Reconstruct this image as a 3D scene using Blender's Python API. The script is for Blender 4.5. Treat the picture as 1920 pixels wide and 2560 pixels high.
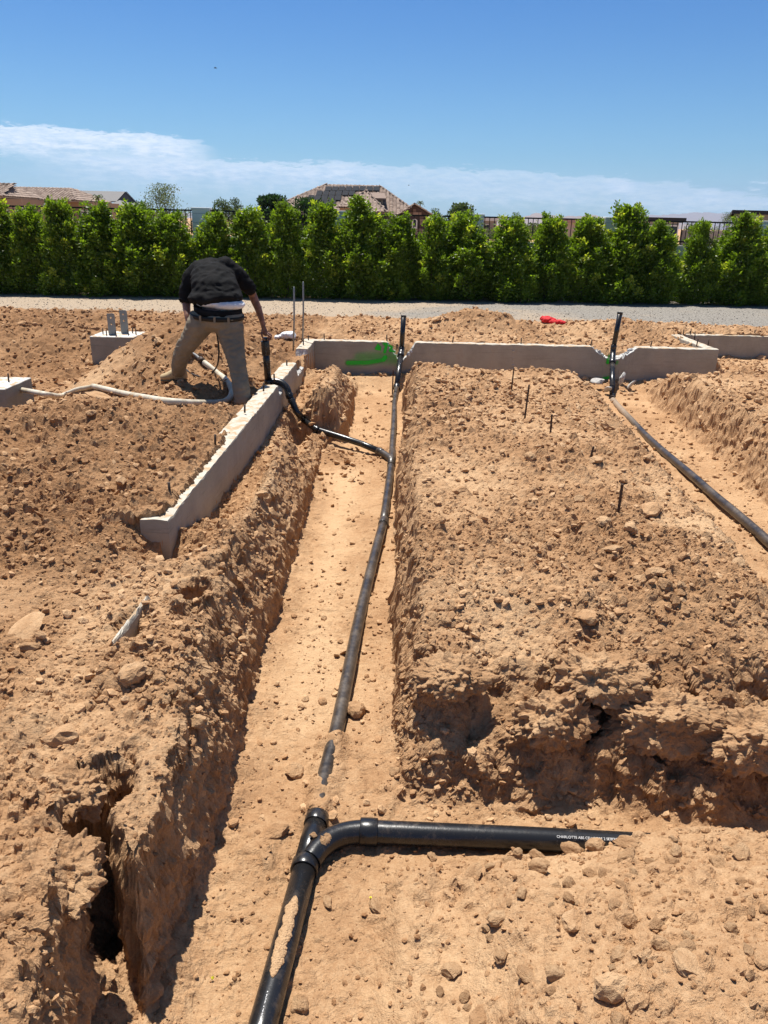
import bpy, bmesh, math, random
import numpy as np
from mathutils import Vector, Matrix, Euler
random.seed(7)
rng = np.random.default_rng(11)
S = bpy.context.scene
for o in list(bpy.data.objects):
    bpy.data.objects.remove(o)
R = math.radians
# ------------------------------------------------------------------ camera
HAZE = True
CAMZ = 1.70
PITCH, ROLL, FPX = R(20.88), R(1.29), 1900.0
cam_d = bpy.data.cameras.new('camera'); cam = bpy.data.objects.new('camera', cam_d)
S.collection.objects.link(cam); S.camera = cam
cam_d.sensor_fit = 'VERTICAL'; cam_d.sensor_height = 24; cam_d.lens = 24*FPX/2560
cam_d.clip_start = .05; cam_d.clip_end = 60000
CM = Matrix.Rotation(math.pi/2 - PITCH, 3, 'X') @ Matrix.Rotation(ROLL, 3, 'Z')
cam.matrix_world = Matrix.Translation((0, 0, CAMZ)) @ CM.to_4x4()
def ray(px, py):
    return (CM @ Vector(((px-960)/FPX, -(py-1280)/FPX, -1))).normalized()
def P(px, py, z=0.0):
    "point of the plane at height z seen at that place of the photograph"
    d = ray(px, py); t = (z-CAMZ)/d.z
    return Vector((d.x*t, d.y*t, z))
def PD(px, py, Y):
    "the same, for the vertical plane at distance Y"
    d = ray(px, py); t = Y/d.y
    return Vector((d.x*t, Y, CAMZ+d.z*t))
# ------------------------------------------------------------------ light
SUN_EL, SUN_AZ = R(70), R(-27)          # azimuth from +Y, negative = to the left
W = bpy.data.worlds.new('World'); S.world = W; W.use_nodes = True
sd = bpy.data.lights.new('sun', 'SUN'); sun = bpy.data.objects.new('sun', sd); S.collection.objects.link(sun)
sd.energy = 5.0; sd.angle = R(.53); sd.color = (1, .955, .88)
svec = Vector((math.sin(SUN_AZ)*math.cos(SUN_EL), math.cos(SUN_AZ)*math.cos(SUN_EL), math.sin(SUN_EL)))
sun.rotation_euler = svec.to_track_quat('Z', 'Y').to_euler()
S.view_settings.view_transform = 'Standard'; S.view_settings.look = 'None'
S.view_settings.exposure = 0.67; S.view_settings.gamma = 1; S.view_settings.use_curve_mapping = False

class NT:
    "small helper to write node trees"
    def __init__(s, t): s.t = t; s.n = t.nodes; s.l = t.links
    def new(s, ty, **kw):
        n = s.n.new(ty)
        for k, v in kw.items(): setattr(n, k, v)
        return n
    def put(s, sock, v):
        if isinstance(v, bpy.types.NodeSocket): s.l.new(v, sock)
        elif v is not None: sock.default_value = v
    def m(s, op, a, b=None, c=None, clamp=False):
        n = s.new('ShaderNodeMath', operation=op, use_clamp=clamp)
        for i, v in enumerate((a, b, c)):
            if v is not None: s.put(n.inputs[i], v)
        return n.outputs[0]
    def rmp(s, v, a, b, c=0.0, d=1.0, kind='SMOOTHSTEP'):
        n = s.new('ShaderNodeMapRange', interpolation_type=kind, clamp=True)
        for i, x in enumerate((v, a, b, c, d)): s.put(n.inputs[i], x)
        return n.outputs[0]
    def mix(s, f, a, b, mode='MIX'):
        n = s.new('ShaderNodeMix', data_type='RGBA', blend_type=mode)
        s.put(n.inputs[0], f)
        for i, v in ((6, a), (7, b)):
            if isinstance(v, (tuple, list)): v = tuple(v)+((1,) if len(v) == 3 else ())
            s.put(n.inputs[i], v)
        return n.outputs[2]
    def noise(s, vec, scale, detail=4, rough=.55, dist=0, out=0):
        n = s.new('ShaderNodeTexNoise')
        if vec is not None: s.l.new(vec, n.inputs['Vector'])
        n.inputs['Scale'].default_value = scale; n.inputs['Detail'].default_value = detail
        n.inputs['Roughness'].default_value = rough; n.inputs['Distortion'].default_value = dist
        return n.outputs[out]
    def comb(s, x, y, z):
        n = s.new('ShaderNodeCombineXYZ')
        for i, v in enumerate((x, y, z)): s.put(n.inputs[i], v)
        return n.outputs[0]

def build_world():
    t = NT(W.node_tree); t.n.clear()
    out = t.new('ShaderNodeOutputWorld'); bg = t.new('ShaderNodeBackground')
    sky = t.new('ShaderNodeTexSky', sky_type='NISHITA')
    sky.sun_disc = False; sky.sun_elevation = SUN_EL; sky.sun_rotation = SUN_AZ
    sky.altitude = 400; sky.air_density = 1.0; sky.dust_density = .6; sky.ozone_density = 2.0
    tc = t.new('ShaderNodeTexCoord'); sep = t.new('ShaderNodeSeparateXYZ'); t.l.new(tc.outputs['Generated'], sep.inputs[0])
    x, y, z = sep.outputs
    el = t.m('MULTIPLY', t.m('ARCSINE', z), 57.2958)
    az = t.m('MULTIPLY', t.m('ARCTAN2', x, y), 57.2958)
    # cloud deck: thin anvil sheet low over the horizon, cumulus on its top edge
    v1 = t.comb(t.m('MULTIPLY', az, .22), t.m('MULTIPLY', el, .95), 0.0)
    v2 = t.comb(t.m('MULTIPLY', az, .06), t.m('MULTIPLY', el, .5), 3.0)
    n1 = t.noise(v1, 1.3, 7, .6, .3); n2 = t.noise(v2, 2.2, 4, .5); n3 = t.noise(v1, 4.5, 7, .66)
    w1 = t.m('SUBTRACT', n1, .5); w3 = t.m('SUBTRACT', n3, .5)
    elw = t.m('ADD', el, t.m('ADD', t.m('MULTIPLY', w1, 1.5), t.m('MULTIPLY', w3, 1.5)))
    def blob(a0, a1, fa, e0, e1, f0, f1, amt, e=elw):
        "a patch between azimuths a0..a1 and elevations e0..e1 with soft sides"
        m = t.m('MULTIPLY', t.rmp(az, a0-fa, a0+fa), t.rmp(az, a1-fa, a1+fa, 1.0, 0.0))
        m = t.m('MULTIPLY', m, t.rmp(e, e0-f0, e0+f0)); m = t.m('MULTIPLY', m, t.rmp(e, e1-f1, e1+f1, 1.0, 0.0))
        return t.m('MULTIPLY', m, amt)
    def sq(a0): q = t.m('MAXIMUM', t.m('ADD', az, a0), 0.0); return t.m('MULTIPLY', q, q)
    e2 = t.m('ADD', elw, t.m('MULTIPLY', sq(2.0), .0021)); e3 = t.m('ADD', elw, t.m('MULTIPLY', sq(19.0), .014))
    parts = [
        blob(-70, -13.2, 1.6, 3.6, 5.15, .7, .14, .9, e3), blob(-50, -13.5, 2.5, 4.15, 5.05, .3, .10, 1.0, e3),       # cumulus bank at the left
        blob(-22, 60, 3.0, 1.9, 3.62, 1.1, .12, .58, e2), blob(-20.5, -2, 3.0, 2.85, 3.55, .35, .10, .6, e2),          # anvil sheet
        blob(-180, 180, 1.0, -1.0, 2.6, 1.0, 2.2, .20, el),
        blob(-11.9, -10.0, .5, 2.35, 3.2, .4, .15, .55), blob(-4.6, -2.6, .6, 2.9, 3.75, .5, .12, .5), blob(-8.5, -6.2, .8, 1.9, 2.6, .4, .2, .3),
        blob(14.4, 16.2, .5, 2.2, 3.05, .35, .12, .6), blob(23.4, 24.6, .3, 2.6, 2.8, .12, .08, .6), blob(20.5, 21.6, .4, 1.9, 2.45, .2, .15, .4),
        blob(2, 13, 3.0, 1.5, 2.2, .4, .3, .25), blob(17, 40, 3, 1.2, 1.9, .4, .3, .22)]
    f = parts[0]
    for p in parts[1:]: f = t.m('SUBTRACT', t.m('ADD', f, p), t.m('MULTIPLY', f, p))
    nb = t.rmp(n3, .35, .62, 0.0, 1.0); f = t.m('MULTIPLY', f, t.rmp(n1, .3, .6, .82, 1.0))
    cl = t.mix(nb, (7.8, 9.5, 11.2), (11.2, 11.8, 12.4))
    skyc = t.mix(t.rmp(el, -1.0, 17.0), (.64, 1.0, 1.17), (.25, .66, 1.14))
    skyc = t.mix(t.rmp(el, 16.0, 52.0), skyc, (.78, .92, 1.02))
    skyc = t.mix(1.0, sky.outputs[0], skyc, 'MULTIPLY')
    col = t.mix(t.m('MULTIPLY', f, 1.0, clamp=True), skyc, cl)
    t.l.new(col, bg.inputs[0]); bg.inputs[1].default_value = .060
    t.l.new(bg.outputs[0], out.inputs[0])

build_world()
# ------------------------------------------------------------------ numpy noise
F = np.float32
def _perm(seed):
    p = np.random.default_rng(seed).permutation(256).astype(np.int32)
    return np.concatenate([p, p, p])
_PC = {}
def perm(seed):
    if seed not in _PC: _PC[seed] = _perm(seed)
    return _PC[seed]
_A = np.linspace(0, 2*np.pi, 256, endpoint=False).astype(F)
_GX, _GY = np.cos(_A), np.sin(_A)
def noise2(x, y, seed=0):
    p = perm(seed)
    xi = np.floor(x).astype(np.int32); yi = np.floor(y).astype(np.int32)
    xf = (x-xi).astype(F); yf = (y-yi).astype(F)
    u = xf*xf*xf*(xf*(xf*6-15)+10); v = yf*yf*yf*(yf*(yf*6-15)+10)
    def g(i, j, dx, dy):
        h = p[(p[(xi+i) & 255]+(yi+j)) & 255]
        return _GX[h]*dx+_GY[h]*dy
    a = g(0, 0, xf, yf); b = g(1, 0, xf-1, yf); c = g(0, 1, xf, yf-1); d = g(1, 1, xf-1, yf-1)
    return (a+(b-a)*u+((c+(d-c)*u)-(a+(b-a)*u))*v)*1.4
def fbm(x, y, o=4, seed=0, g=.5):
    r = 0; a = 1.0; s = 0
    for k in range(o):
        r = r+a*noise2(x*2**k+k*17.3, y*2**k-k*9.1, seed+k); s += a; a *= g
    return r/s
_G3 = np.random.default_rng(5).normal(size=(256, 3)).astype(F); _G3 /= np.linalg.norm(_G3, axis=1)[:, None]
def noise3(x, y, z, seed=0):
    p = perm(seed)
    I = [np.floor(c).astype(np.int32) for c in (x, y, z)]
    Fr = [(c-i).astype(F) for c, i in zip((x, y, z), I)]
    U = [f*f*f*(f*(f*6-15)+10) for f in Fr]
    r = 0
    for i in (0, 1):
        for j in (0, 1):
            for k in (0, 1):
                h = p[(p[(p[(I[0]+i) & 255]+(I[1]+j)) & 255]+(I[2]+k)) & 255]
                g = _G3[h]
                d = g[:, 0]*(Fr[0]-i)+g[:, 1]*(Fr[1]-j)+g[:, 2]*(Fr[2]-k)
                r = r+d*(U[0] if i else 1-U[0])*(U[1] if j else 1-U[1])*(U[2] if k else 1-U[2])
    return r*1.5
def fbm3(q, s, o=3, seed=0, g=.5):
    r = 0; a = 1.0; t = 0
    for k in range(o):
        f = s*2**k
        r = r+a*noise3(q[:, 0]*f+k*7.7, q[:, 1]*f, q[:, 2]*f, seed+k); t += a; a *= g
    return r/t
def ss(x, a, b):
    t = np.clip((x-a)/(b-a), 0, 1); return (t*t*(3-2*t)).astype(F)
def clods(x, y, cell, prob, seed, rmin=.25, rmax=.62, hk=.75):
    "broken angular clods: tilted frustums with polygonal outline, one per jittered cell, highest wins (units of cell)"
    p = perm(seed); q = perm(seed+1); tb = np.random.default_rng(seed).random((256, 10)).astype(F)
    x = (x/cell).astype(F); y = (y/cell).astype(F)
    xi = np.floor(x).astype(np.int32); yi = np.floor(y).astype(np.int32)
    best = np.zeros_like(x)
    for i in (-1, 0, 1):
        for j in (-1, 0, 1):
            h = q[(p[(xi+i) & 255]+(yi+j)) & 255]
            t = tb[h]
            dx = x-(xi+i+.15+.7*t[:, 0]); dy = y-(yi+j+.15+.7*t[:, 1])
            r = rmin+(rmax-rmin)*t[:, 2]**1.6
            an = t[:, 3]*6.2832; c, s = np.cos(an), np.sin(an)
            u = dx*c+dy*s; v = (-dx*s+dy*c)*(1+.9*t[:, 4])
            d = np.maximum(np.maximum(np.abs(u), np.abs(v)), np.abs(u*.7+v*.75)*(.9+.3*t[:, 5]))
            prof = np.clip((1-d/r)*(1.3+1.8*t[:, 6]), 0, 1)
            hh = r*hk*(.5+.7*t[:, 7])*prof*(1+.8*(u*(t[:, 8]-.5)+v*(t[:, 9]-.5))/r)
            best = np.where((hh > best) & (t[:, 5] < prob+0*hh), hh, best) if prob < 1 else np.maximum(best, hh)
    return best*cell
def seg_dist(x, y, pts):
    "distance to a polyline and the parameter along it"
    bd = np.full(x.shape, 1e9, F); bt = np.zeros(x.shape, F); n = len(pts)-1
    for i in range(n):
        ax, ay = pts[i][:2]; bx, by = pts[i+1][:2]
        dx, dy = bx-ax, by-ay; L = dx*dx+dy*dy
        t = np.clip(((x-ax)*dx+(y-ay)*dy)/L, 0, 1)
        d = np.hypot(x-ax-t*dx, y-ay-t*dy)
        k = d < bd; bd = np.where(k, d, bd); bt = np.where(k, (i+t)/n, bt)
    return bd, bt
# ------------------------------------------------------------------ the lie of the land
T = .10                                   # top of the stem walls
FLOOR = -.55                              # trench floor
WLa, WLb = P(418, 1300, T), P(785, 852, T)   # right top edge of the long left wall, near end to far corner
FARY = P(1300, 862, T).y                  # front of the far wall
def wall_x(y): return WLa.x+(WLb.x-WLa.x)*(y-WLa.y)/(WLb.y-WLa.y)
WT = .155                                 # wall thickness
def bump(x, y, cx, cy, rx, ry, h, p=1.0):
    d = np.sqrt(((x-cx)/rx)**2+((y-cy)/ry)**2); return h*(1-ss(d, 0, 1))**p
def terrain(x, y, detail=True):
    """height z, roughness r and tone c (0 pale compact floor, 1 brown loose soil) at x, y"""
    x = np.asarray(x, F); y = np.asarray(y, F)
    near = (y < 30)
    n1 = fbm(x*1.1, y*1.1, 3, 1); n2 = fbm(x*4, y*4, 3, 5); n3 = fbm(x*11, y*11, 2, 9)
    # ---- undisturbed levels
    z = .02+.06*n1
    wx = wall_x(y)
    left = ss(wx-x, .0, .3)
    spoil = .06+.10*fbm(x*.9+3, y*.9, 3, 21)+.05*n2
    zl = spoil+bump(x, y, -2.4, 6.2, 1.8, 1.4, .12)+bump(x, y, -1.9, 5.6, .9, 1.6, .07)
    zl = zl-ss(y, 6.6, 7.9)*ss(-x, 2.3, 3.2)*.38*(1-ss(y, 10.6, 12.3))-ss(y, 7.6, 8.4)*.16*(1-ss(-x, 2.3, 3.2))*(1-ss(y, 10.8, 12))
    zl = zl+bump(x, y, -2.55, 9.55, 1.75, 1.9, .74)+bump(x, y, -2.0, 8.2, 1.2, 1.1, .07)
    zl = np.where(y < 4.0, zl*ss(y, 2.0, 4.6)+.02*n2, zl)
    z = z*(1-left)+zl*left
    # gully the worker's right foot stands in, along the wall
    z = z-bump(x, y, -1.62, 7.15, .33, .75, .20)
    # rubble band between the walls and the gravel path
    rb = ss(y, 11.2, 12.2)*(1-ss(y, 14.0+.35*n1, 14.9+.35*n1))
    z = z*(1-rb)+rb*(.05+.06*n2+.05*fbm(x*.6, y*.6, 3, 31))
    z = z+rb*(bump(x, y, 1.5, 13.1, 1.3, .8, .33)+bump(x, y, 3.9, 13.0, 1.6, .9, .2)+bump(x, y, -5.5, 12.6, 2.0, .9, .16)+bump(x, y, 5.8, 13.0, 1.6, .7, .12))
    flat = ss(y, 14.3+.35*n1, 15.0+.35*n1); z = z*(1-flat)
    hole = bump(x, y, -.8, 12.0, .9, .6, .10); z = z-hole
    rx_ = ss(x, 4.75, 5.0)*ss(y, 10.2, 10.9)*(1-ss(y, 12.58, 12.62)); z = z*(1-rx_)-.26*rx_
    # ---- wall side of the right bank
    z = np.where(x > wx, z-ss(y, 9.3, 10.8)*(1-ss(y, FARY, FARY+.25))*(.38+.05*n2), z)
    z = z-bump(x, y, 1.75, FARY-.35, .8, .75, .24)+bump(x, y, 2.75, FARY-.75, .7, .6, .14)
    z = z+bump(x, y, .45, 8.6, 1.0, 1.9, .05)+bump(x, y, 1.5, 5.3, 1.2, 2.2, .05)
    # gap between left wall and strip
    gy = np.abs(x-(wx+.07)); z = z-(.10+.17*ss(y, 4.1, 5.0))*(1-ss(gy, .10, .34))*ss(y, 3.7, 3.95)*(1-ss(y, 9.5, 10))*(x > wx-.05)
    z = z-bump(x, y, wx-.02, 3.85, .34, .32, .15)-bump(x, y, -3.75, 9.9, 1.0, .7, .14)-bump(x, y, -4.2, 7.2, 1.6, 1.0, .30)
    tone = .46+.58*n1+.46*left+.18*n2
    tone = np.where(z > .25, tone+.3, tone)
    rough = .95+.45*n1+0*x
    rough = np.where(left > .5, rough+.15, rough)
    pale = bump(x, y, -1.9, 3.15, .9, .45, 1.0); rough = rough*(1-.8*pale); tone = tone-.5*pale
    pale = bump(x, y, 2.0, 4.25, .9, .35, 1.0); rough = rough*(1-.6*pale); tone = tone-.45*pale
    pale = bump(x, y, -3.4, 9.0, 1.6, 1.3, 1.0); rough = rough*(1-.55*pale); tone = tone-.55*pale
    # ---- trenches (edges wander and crumble)
    wob = .045*fbm(x*2.2+5, y*1.6, 2, 41)+.012*n3
    chip = clods(x+.3*n1, y, .17, .8, 43, hk=1.0)
    wn = 1-ss(y, 1.7, 3.3); edge_l = -.645+wob+.035*wn+.22*ss(y, 7.75, 8.15)-.10*(1-ss(y, 1.0, 2.4))
    edge_r = .085+wob*.8+.012*n3+.02*ss(y, 3, 6)+.13*ss(y, 6.0, 9.5)
    fl = FLOOR+.012*n2+.03*n1+ss(y, 8.6, 10.2)*.06+ss(y, 10.4, 11.1)*.16
    # strip gap where the branch pipe comes in
    z = z-(ss(y, 7.35, 7.6)*(1-ss(y, 7.85, 8.1)))*ss(x, -1.12, -.9)*.40*(x < .3)
    z = z-ss(y, 6.1, 6.8)*(1-ss(y, 7.35, 7.6))*ss(x, -1.06, -.80)*.33*(x < -.2)
    wl, wr = .05, .04
    dl = x-edge_l; dr = edge_r-x
    tlo = ss(dl, -.03-.02*wn, .012); tro = ss(dr, -.03, .015)
    sw = (.22+.10*n1)*(1-.75*wn); ku = .62-.22*wn; tl = ku*ss(dl+.5*n3*.08, -sw-(.6-.35*wn)*chip, -.015)+(1-ku)*tlo; tr = .5*ss(dr, -.13-.5*chip, -.01)+.5*tro
    tm = tl*tr*(y < FARY+.1)
    m_end = 1-ss(y, FARY-.35, FARY+.05)
    tm = tm*np.maximum(m_end, 0)
    # cross trench to the right, bank with a broken slope
    cb = 2.55+.15*fbm(x*1.5, y*.3, 3, 51)+.05*n3
    prof = 1-(.28*ss(y+.5*chip, cb-.04, cb+.12)+.22*ss(y+.3*n2, cb+.05, cb+.38)+.28*ss(y+.5*chip, cb+.25, cb+.50)+.22*ss(y+.3*chip, cb+.42, cb+.95))
    prof = np.clip(prof, 0, 1)
    xt = ss(x, edge_r-.22, edge_r-.02)*prof
    # second trench on the right
    s2c = 3.0+(y-7.0)*.07*(y < 11.5)+.05*fbm(y*.8, x*.2, 2, 61); lg = .07*fbm(x*8, y*7, 3, 63)
    d2l = x-(s2c-.44+wob*.6); d2r = (s2c+.30+wob*1.4+.015*n3+.5*lg)-x
    t2 = ss(d2l, -.45-.4*chip, .05)*ss(d2r, -.24-.3*chip, .03)*(y < FARY+.1)*(1-ss(y, FARY-.35, FARY+.05))
    f2 = -.47+.04*n1+.015*n2
    z = z*(1-t2)+f2*t2
    z2 = z*(1-xt)+(FLOOR+.012*n2+.02*n1)*xt
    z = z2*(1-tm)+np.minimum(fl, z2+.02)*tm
    fm = np.clip(np.maximum(tlo*tro*np.maximum(m_end, 0)*(y < FARY+.1), t2*.9), 0, 1); fm = np.maximum(fm, xt*(1-ss(y, cb-.12, cb+.02)))
    # near mound on the right of the cross trench
    mx = ss(x, -.04+.08*n2, .14+.08*n2)*.06+ss(x, .05, 1.3)*.08
    my = ss(2.26+.05*n2+.04*n1-y, 0, .12)*.05
    lump = ss(2.24-y+.05*n2, 0, .9)
    md = (mx*ss(2.3-y, 0, .35)*1.2+my*ss(x, .3, .5)+lump*ss(x, .0, .9)*.26+.05*fbm(x*2.6+9, y*2.6, 3, 55)*ss(2.2-y, 0, .2)*ss(x, .1, .3))*(y < 2.6)
    z = z+md
    z = z+bump(x, y, 1.35, 2.18, .9, .22, .13)
    nm = ss(md, .01, .06)
    # crevice in the near left bank
    cp = [P(205, 1950, 0), P(235, 2130, -.02), P(262, 2330, -.05), P(285, 2600, -.1)]
    dc, tcv = seg_dist(x+.012*n3+.03*n2, y+.01*n3, cp)
    cw = .055+.055*ss(tcv, 0, .8)
    cre = (1-ss(dc, cw*.55, cw*1.2))*(y < 2.6)
    side = ss(x-(-.80), -.05, .25)*(1-ss(y, 1.7, 2.4))*(x < -.5)
    z = z-side*.10*(1-tm)
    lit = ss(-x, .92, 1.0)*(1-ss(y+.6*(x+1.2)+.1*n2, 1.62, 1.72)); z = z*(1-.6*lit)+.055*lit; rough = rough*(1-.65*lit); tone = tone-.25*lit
    z = z-cre*(.50*(1-ss(y, 1.7, 2.15)*.45))*(1-tm)
    for (px, py, r_, d_) in ((340, 1560, .10, .09), (300, 1610, .07, .07), (480, 1475, .11, .22), (470, 1530, .08, .14), (255, 1965, .12, .26), (225, 2040, .09, .2), (440, 2030, .06, .10), (560, 1660, .07, .1), (420, 1760, .04, .07), (330, 1880, .05, .06)):
        c_ = P(px, py, .0); z = z-bump(x+.04*n3, y+.03*n3, c_.x, c_.y, r_, r_*1.3, d_, .7)*(1-tm)
    for (px, py, r_, d_) in ((1030, 1530, .07, .07), (1150, 1770, .10, .02), (1540, 1740, .14, .17), (1690, 1880, .2, .1), (1900, 1690, .16, .2), (1350, 1830, .10, .08), (1560, 1960, .25, .12), (1260, 1720, .06, .09)):
        c_ = P(px, py, -.15); z = z-bump(x+.05*n3, y+.04*n3, c_.x, c_.y, r_, r_*.45, d_, .7)*(1-fm)
    for (px, py, r_, h_) in ((1090, 1650, .16, .07), (1820, 1790, .24, .10), (300, 1710, .1, .05), (1480, 1500, .07, .05), (60, 1830, .14, .06), (140, 2200, .16, .05), (180, 2420, .3, .07)):
        c_ = P(px, py, 0); z = z+bump(x+.03*n3, y+.03*n3, c_.x, c_.y, r_, r_, h_, .5)*(1-fm)
    # soil that spills over the long wall, exposed concrete further on
    lw = (wx-.022+.016*n3)-x
    spill = ss(lw, -.01, .03)*(1-ss(lw, WT+.1, WT+.3))*ss(y, WLa.y+.02, WLa.y+.05)*(1-ss(y+.5*n3, 5.5, 6.2))
    z = z+spill*np.maximum(T+.030+.012*n2-z, 0)
    st = ss(y, 3.95, 4.1)*(1-ss(y, 5.9, 6.9))
    lo = (x > wx-WT-.02) & (x < wx+.01) & (y > WLa.y-.1) & (y < FARY+.3)
    z = np.where(lo & (spill < .5), np.minimum(z, T-.03), z)
    loA = (y > FARY-.02) & (y < FARY+WT+.02) & (x > wx-.2) & (x < 5.3)
    z = np.where(loA, np.minimum(z, T-.06), z)
    # slumped crumbs on the trench floor round the branch
    sl = bump(x, y, -.45, 7.35, .35, .5, 1)+bump(x, y, .0, 7.5, .25, .6, .8)
    z = z+sl*.035*fm
    z = z+fm*(bump(x, y, -.05, 4.2, .16, .25, .03)+bump(x, y, .06, 3.1, .12, .9, .035)+bump(x, y, -.45, 2.25, .2, .25, .04)+bump(x, y, -.1, 3.0, .12, .5, .02))
    pr = 0
    for (bx_, by_, r1_, r2_) in ((-.3, 2.2, .06, .14), (-.42, 2.75, .05, .13), (-.28, 3.5, .06, .14), (-.45, 4.3, .06, .15), (-.3, 5.2, .06, .15), (-.45, 6.0, .06, .15), (.5, 2.43, .15, .06), (1.0, 2.46, .14, .055), (-.35, 8.8, .06, .15), (.9, 1.75, .15, .07), (1.15, 1.45, .08, .14)): pr = pr+bump(x, y, bx_, by_, r1_*1.5, r2_*1.3, 1, .5)
    z = z-.014*pr*np.clip(fm+nm, 0, 1)
    z = z+tm*(np.maximum(0, .14-dl)*.35+np.maximum(0, .10-dr)*.35)*np.clip(.5+1.6*n2, 0, 1.5)
    hb_, _ = seg_dist(x+.02*n3, y, [P(793, 2040, -.52), P(803, 1984, -.52), P(818, 1915, -.52), P(836, 1850, -.52)])
    z = z+.066*(1-ss(hb_, .015, .10))*np.clip(.85+.5*n2+.35*n3, .3, 1.25)*(y < 3.6)
    rough = rough*(1-fm)+fm*(.24+.10*n2+.5*np.clip(sl, 0, 1)+.12*ss(2.9-y, 0, .8))
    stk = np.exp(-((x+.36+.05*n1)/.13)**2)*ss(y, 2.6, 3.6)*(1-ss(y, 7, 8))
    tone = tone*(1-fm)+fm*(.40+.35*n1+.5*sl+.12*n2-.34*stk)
    pm = ss(fbm(x*2.4+3, y*2.2, 2, 57), .08, .2)*xt*(1-ss(y, cb+.5, cb+.7))*ss(y, cb, cb+.06); rough = rough*(1-.85*pm); tone = tone+.35*pm
    rough = np.where(y > 9.9, rough*1.1, rough)
    rough = rough*(1-nm)+nm*(.62+.2*n1); tone = tone*(1-nm)+nm*(.34+.3*n1+.1*n2)
    rough = rough*(1-flat); fz = ss(y, 24, 40); z = z*(1-fz); tone = tone*(1-fz)+.45*fz
    if detail:
        dz = 1-.35*ss(y, 5, 10)
        sm = ss(n1, -.35, .1)
        d = clods(x+.05*n2, y+.05*n3, .27, .34, 71, hk=.5)*.7*ss(fbm(x*.7, y*.7, 2, 75), -.2, .3)
        d = np.maximum(d, clods(x+.02*n3, y, .125, .5, 81, hk=.72)*(.42+.42*sm)*dz)
        d = d+clods(x, y+.01*n3, .058, .62, 91, hk=.9)*(.6+.35*sm)*dz
        hi = y < 8.5
        d = d+clods(x, y, .027, .65, 101, hk=1.0)*.9*hi
        d = d+fbm(x*16, y*16, 3, 111)*.022+n2*.03*ss(rough, .3, .9)
        z = z+d*.84*np.clip(rough, .06, 1.3)*(1-flat)*near
    return z.astype(F), np.clip(rough, 0, 1.5).astype(F), np.clip(tone, 0, 1).astype(F)

def new_mesh(name, co, faces, smooth=False):
    "mesh from arrays; faces is an (n, k) array"
    me = bpy.data.meshes.new(name); co = np.ascontiguousarray(co, dtype=F); faces = np.ascontiguousarray(faces, dtype=np.int32)
    n, k = faces.shape
    me.vertices.add(len(co)); me.vertices.foreach_set('co', co.ravel())
    me.loops.add(n*k); me.loops.foreach_set('vertex_index', faces.ravel())
    me.polygons.add(n); me.polygons.foreach_set('loop_start', np.arange(0, n*k, k, dtype=np.int32))
    me.polygons.foreach_set('use_smooth', np.full(n, smooth))
    me.update(calc_edges=True)
    return me
def attr(me, name, v, kind='FLOAT'):
    a = me.attributes.new(name, kind, 'POINT')
    if kind == 'FLOAT': a.data.foreach_set('value', np.ascontiguousarray(v, dtype=F))
    else: a.data.foreach_set('color', np.ascontiguousarray(v, dtype=F).ravel())
def link(name, me, mat=None, parent=None, loc=None, **props):
    o = bpy.data.objects.new(name, me); S.collection.objects.link(o)
    if mat is not None and me is not None and len(me.materials) == 0: me.materials.append(mat)
    if parent is not None: o.parent = parent
    if loc is not None: o.location = loc
    for k, v in props.items(): o[k] = v
    return o

# ------------------------------------------------------------------ materials
def material(name, build, **kw):
    m = bpy.data.materials.new(name); m.use_nodes = True; t = NT(m.node_tree); t.n.clear()
    out = t.new('ShaderNodeOutputMaterial'); b = t.new('ShaderNodeBsdfPrincipled'); t.l.new(b.outputs[0], out.inputs[0])
    b.inputs['Roughness'].default_value = kw.get('rough', .8)
    b.inputs['Specular IOR Level'].default_value = kw.get('spec', .3)
    b.inputs['Metallic'].default_value = kw.get('metal', 0)
    tc = t.new('ShaderNodeTexCoord')
    build(t, b, tc.outputs['Object'])
    return m
def bump_node(t, b, h, dist, strength=1.0):
    n = t.new('ShaderNodeBump'); n.inputs['Distance'].default_value = dist; n.inputs['Strength'].default_value = strength
    t.l.new(h, n.inputs['Height']); t.l.new(n.outputs[0], b.inputs['Normal'])
DIRT_LO, DIRT_MID, DIRT_HI = (.235, .118, .053), (.41, .240, .124), (.56, .368, .208)
def dirt_colour(t, v, tone, fine=True):
    g = t.noise(v, 120, 3, .7)
    k = t.m('ADD', tone, t.m('MULTIPLY', t.m('SUBTRACT', g, .5), .9)) if fine else tone
    c = t.mix(t.rmp(k, 0.0, .5, kind='LINEAR'), DIRT_HI, DIRT_MID)
    return t.mix(t.rmp(k, .5, 1.2, kind='LINEAR'), c, DIRT_LO)
def dirt(t, b, v):
    a = t.new('ShaderNodeAttribute', attribute_name='tone')
    c = dirt_colour(t, v, a.outputs['Fac'])
    pa = t.new('ShaderNodeAttribute', attribute_name='path')
    gn = t.noise(v, 22, 4, .85); g2 = t.noise(v, .5, 4, .6)
    gr = t.mix(t.rmp(gn, .3, .72), (.11, .098, .082), (.38, .35, .31))
    tan = t.mix(t.rmp(gn, .3, .7), (.26, .195, .135), (.46, .37, .275))
    sep = t.new('ShaderNodeSeparateXYZ'); t.l.new(v, sep.inputs[0])
    k = t.m('ADD', t.rmp(sep.outputs[0], -3, 6, .0, .7, kind='LINEAR'), t.m('MULTIPLY', t.m('SUBTRACT', g2, .5), 1.5))
    path = t.mix(t.rmp(k, .1, .6), tan, gr)
    c = t.mix(pa.outputs['Fac'], c, path)
    t.put(b.inputs['Base Color'], c)
    bump_node(t, b, t.noise(v, 75, 4, .75), .016, .9)
M_DIRT = material('dirt', dirt, rough=.96, spec=.12)
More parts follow.
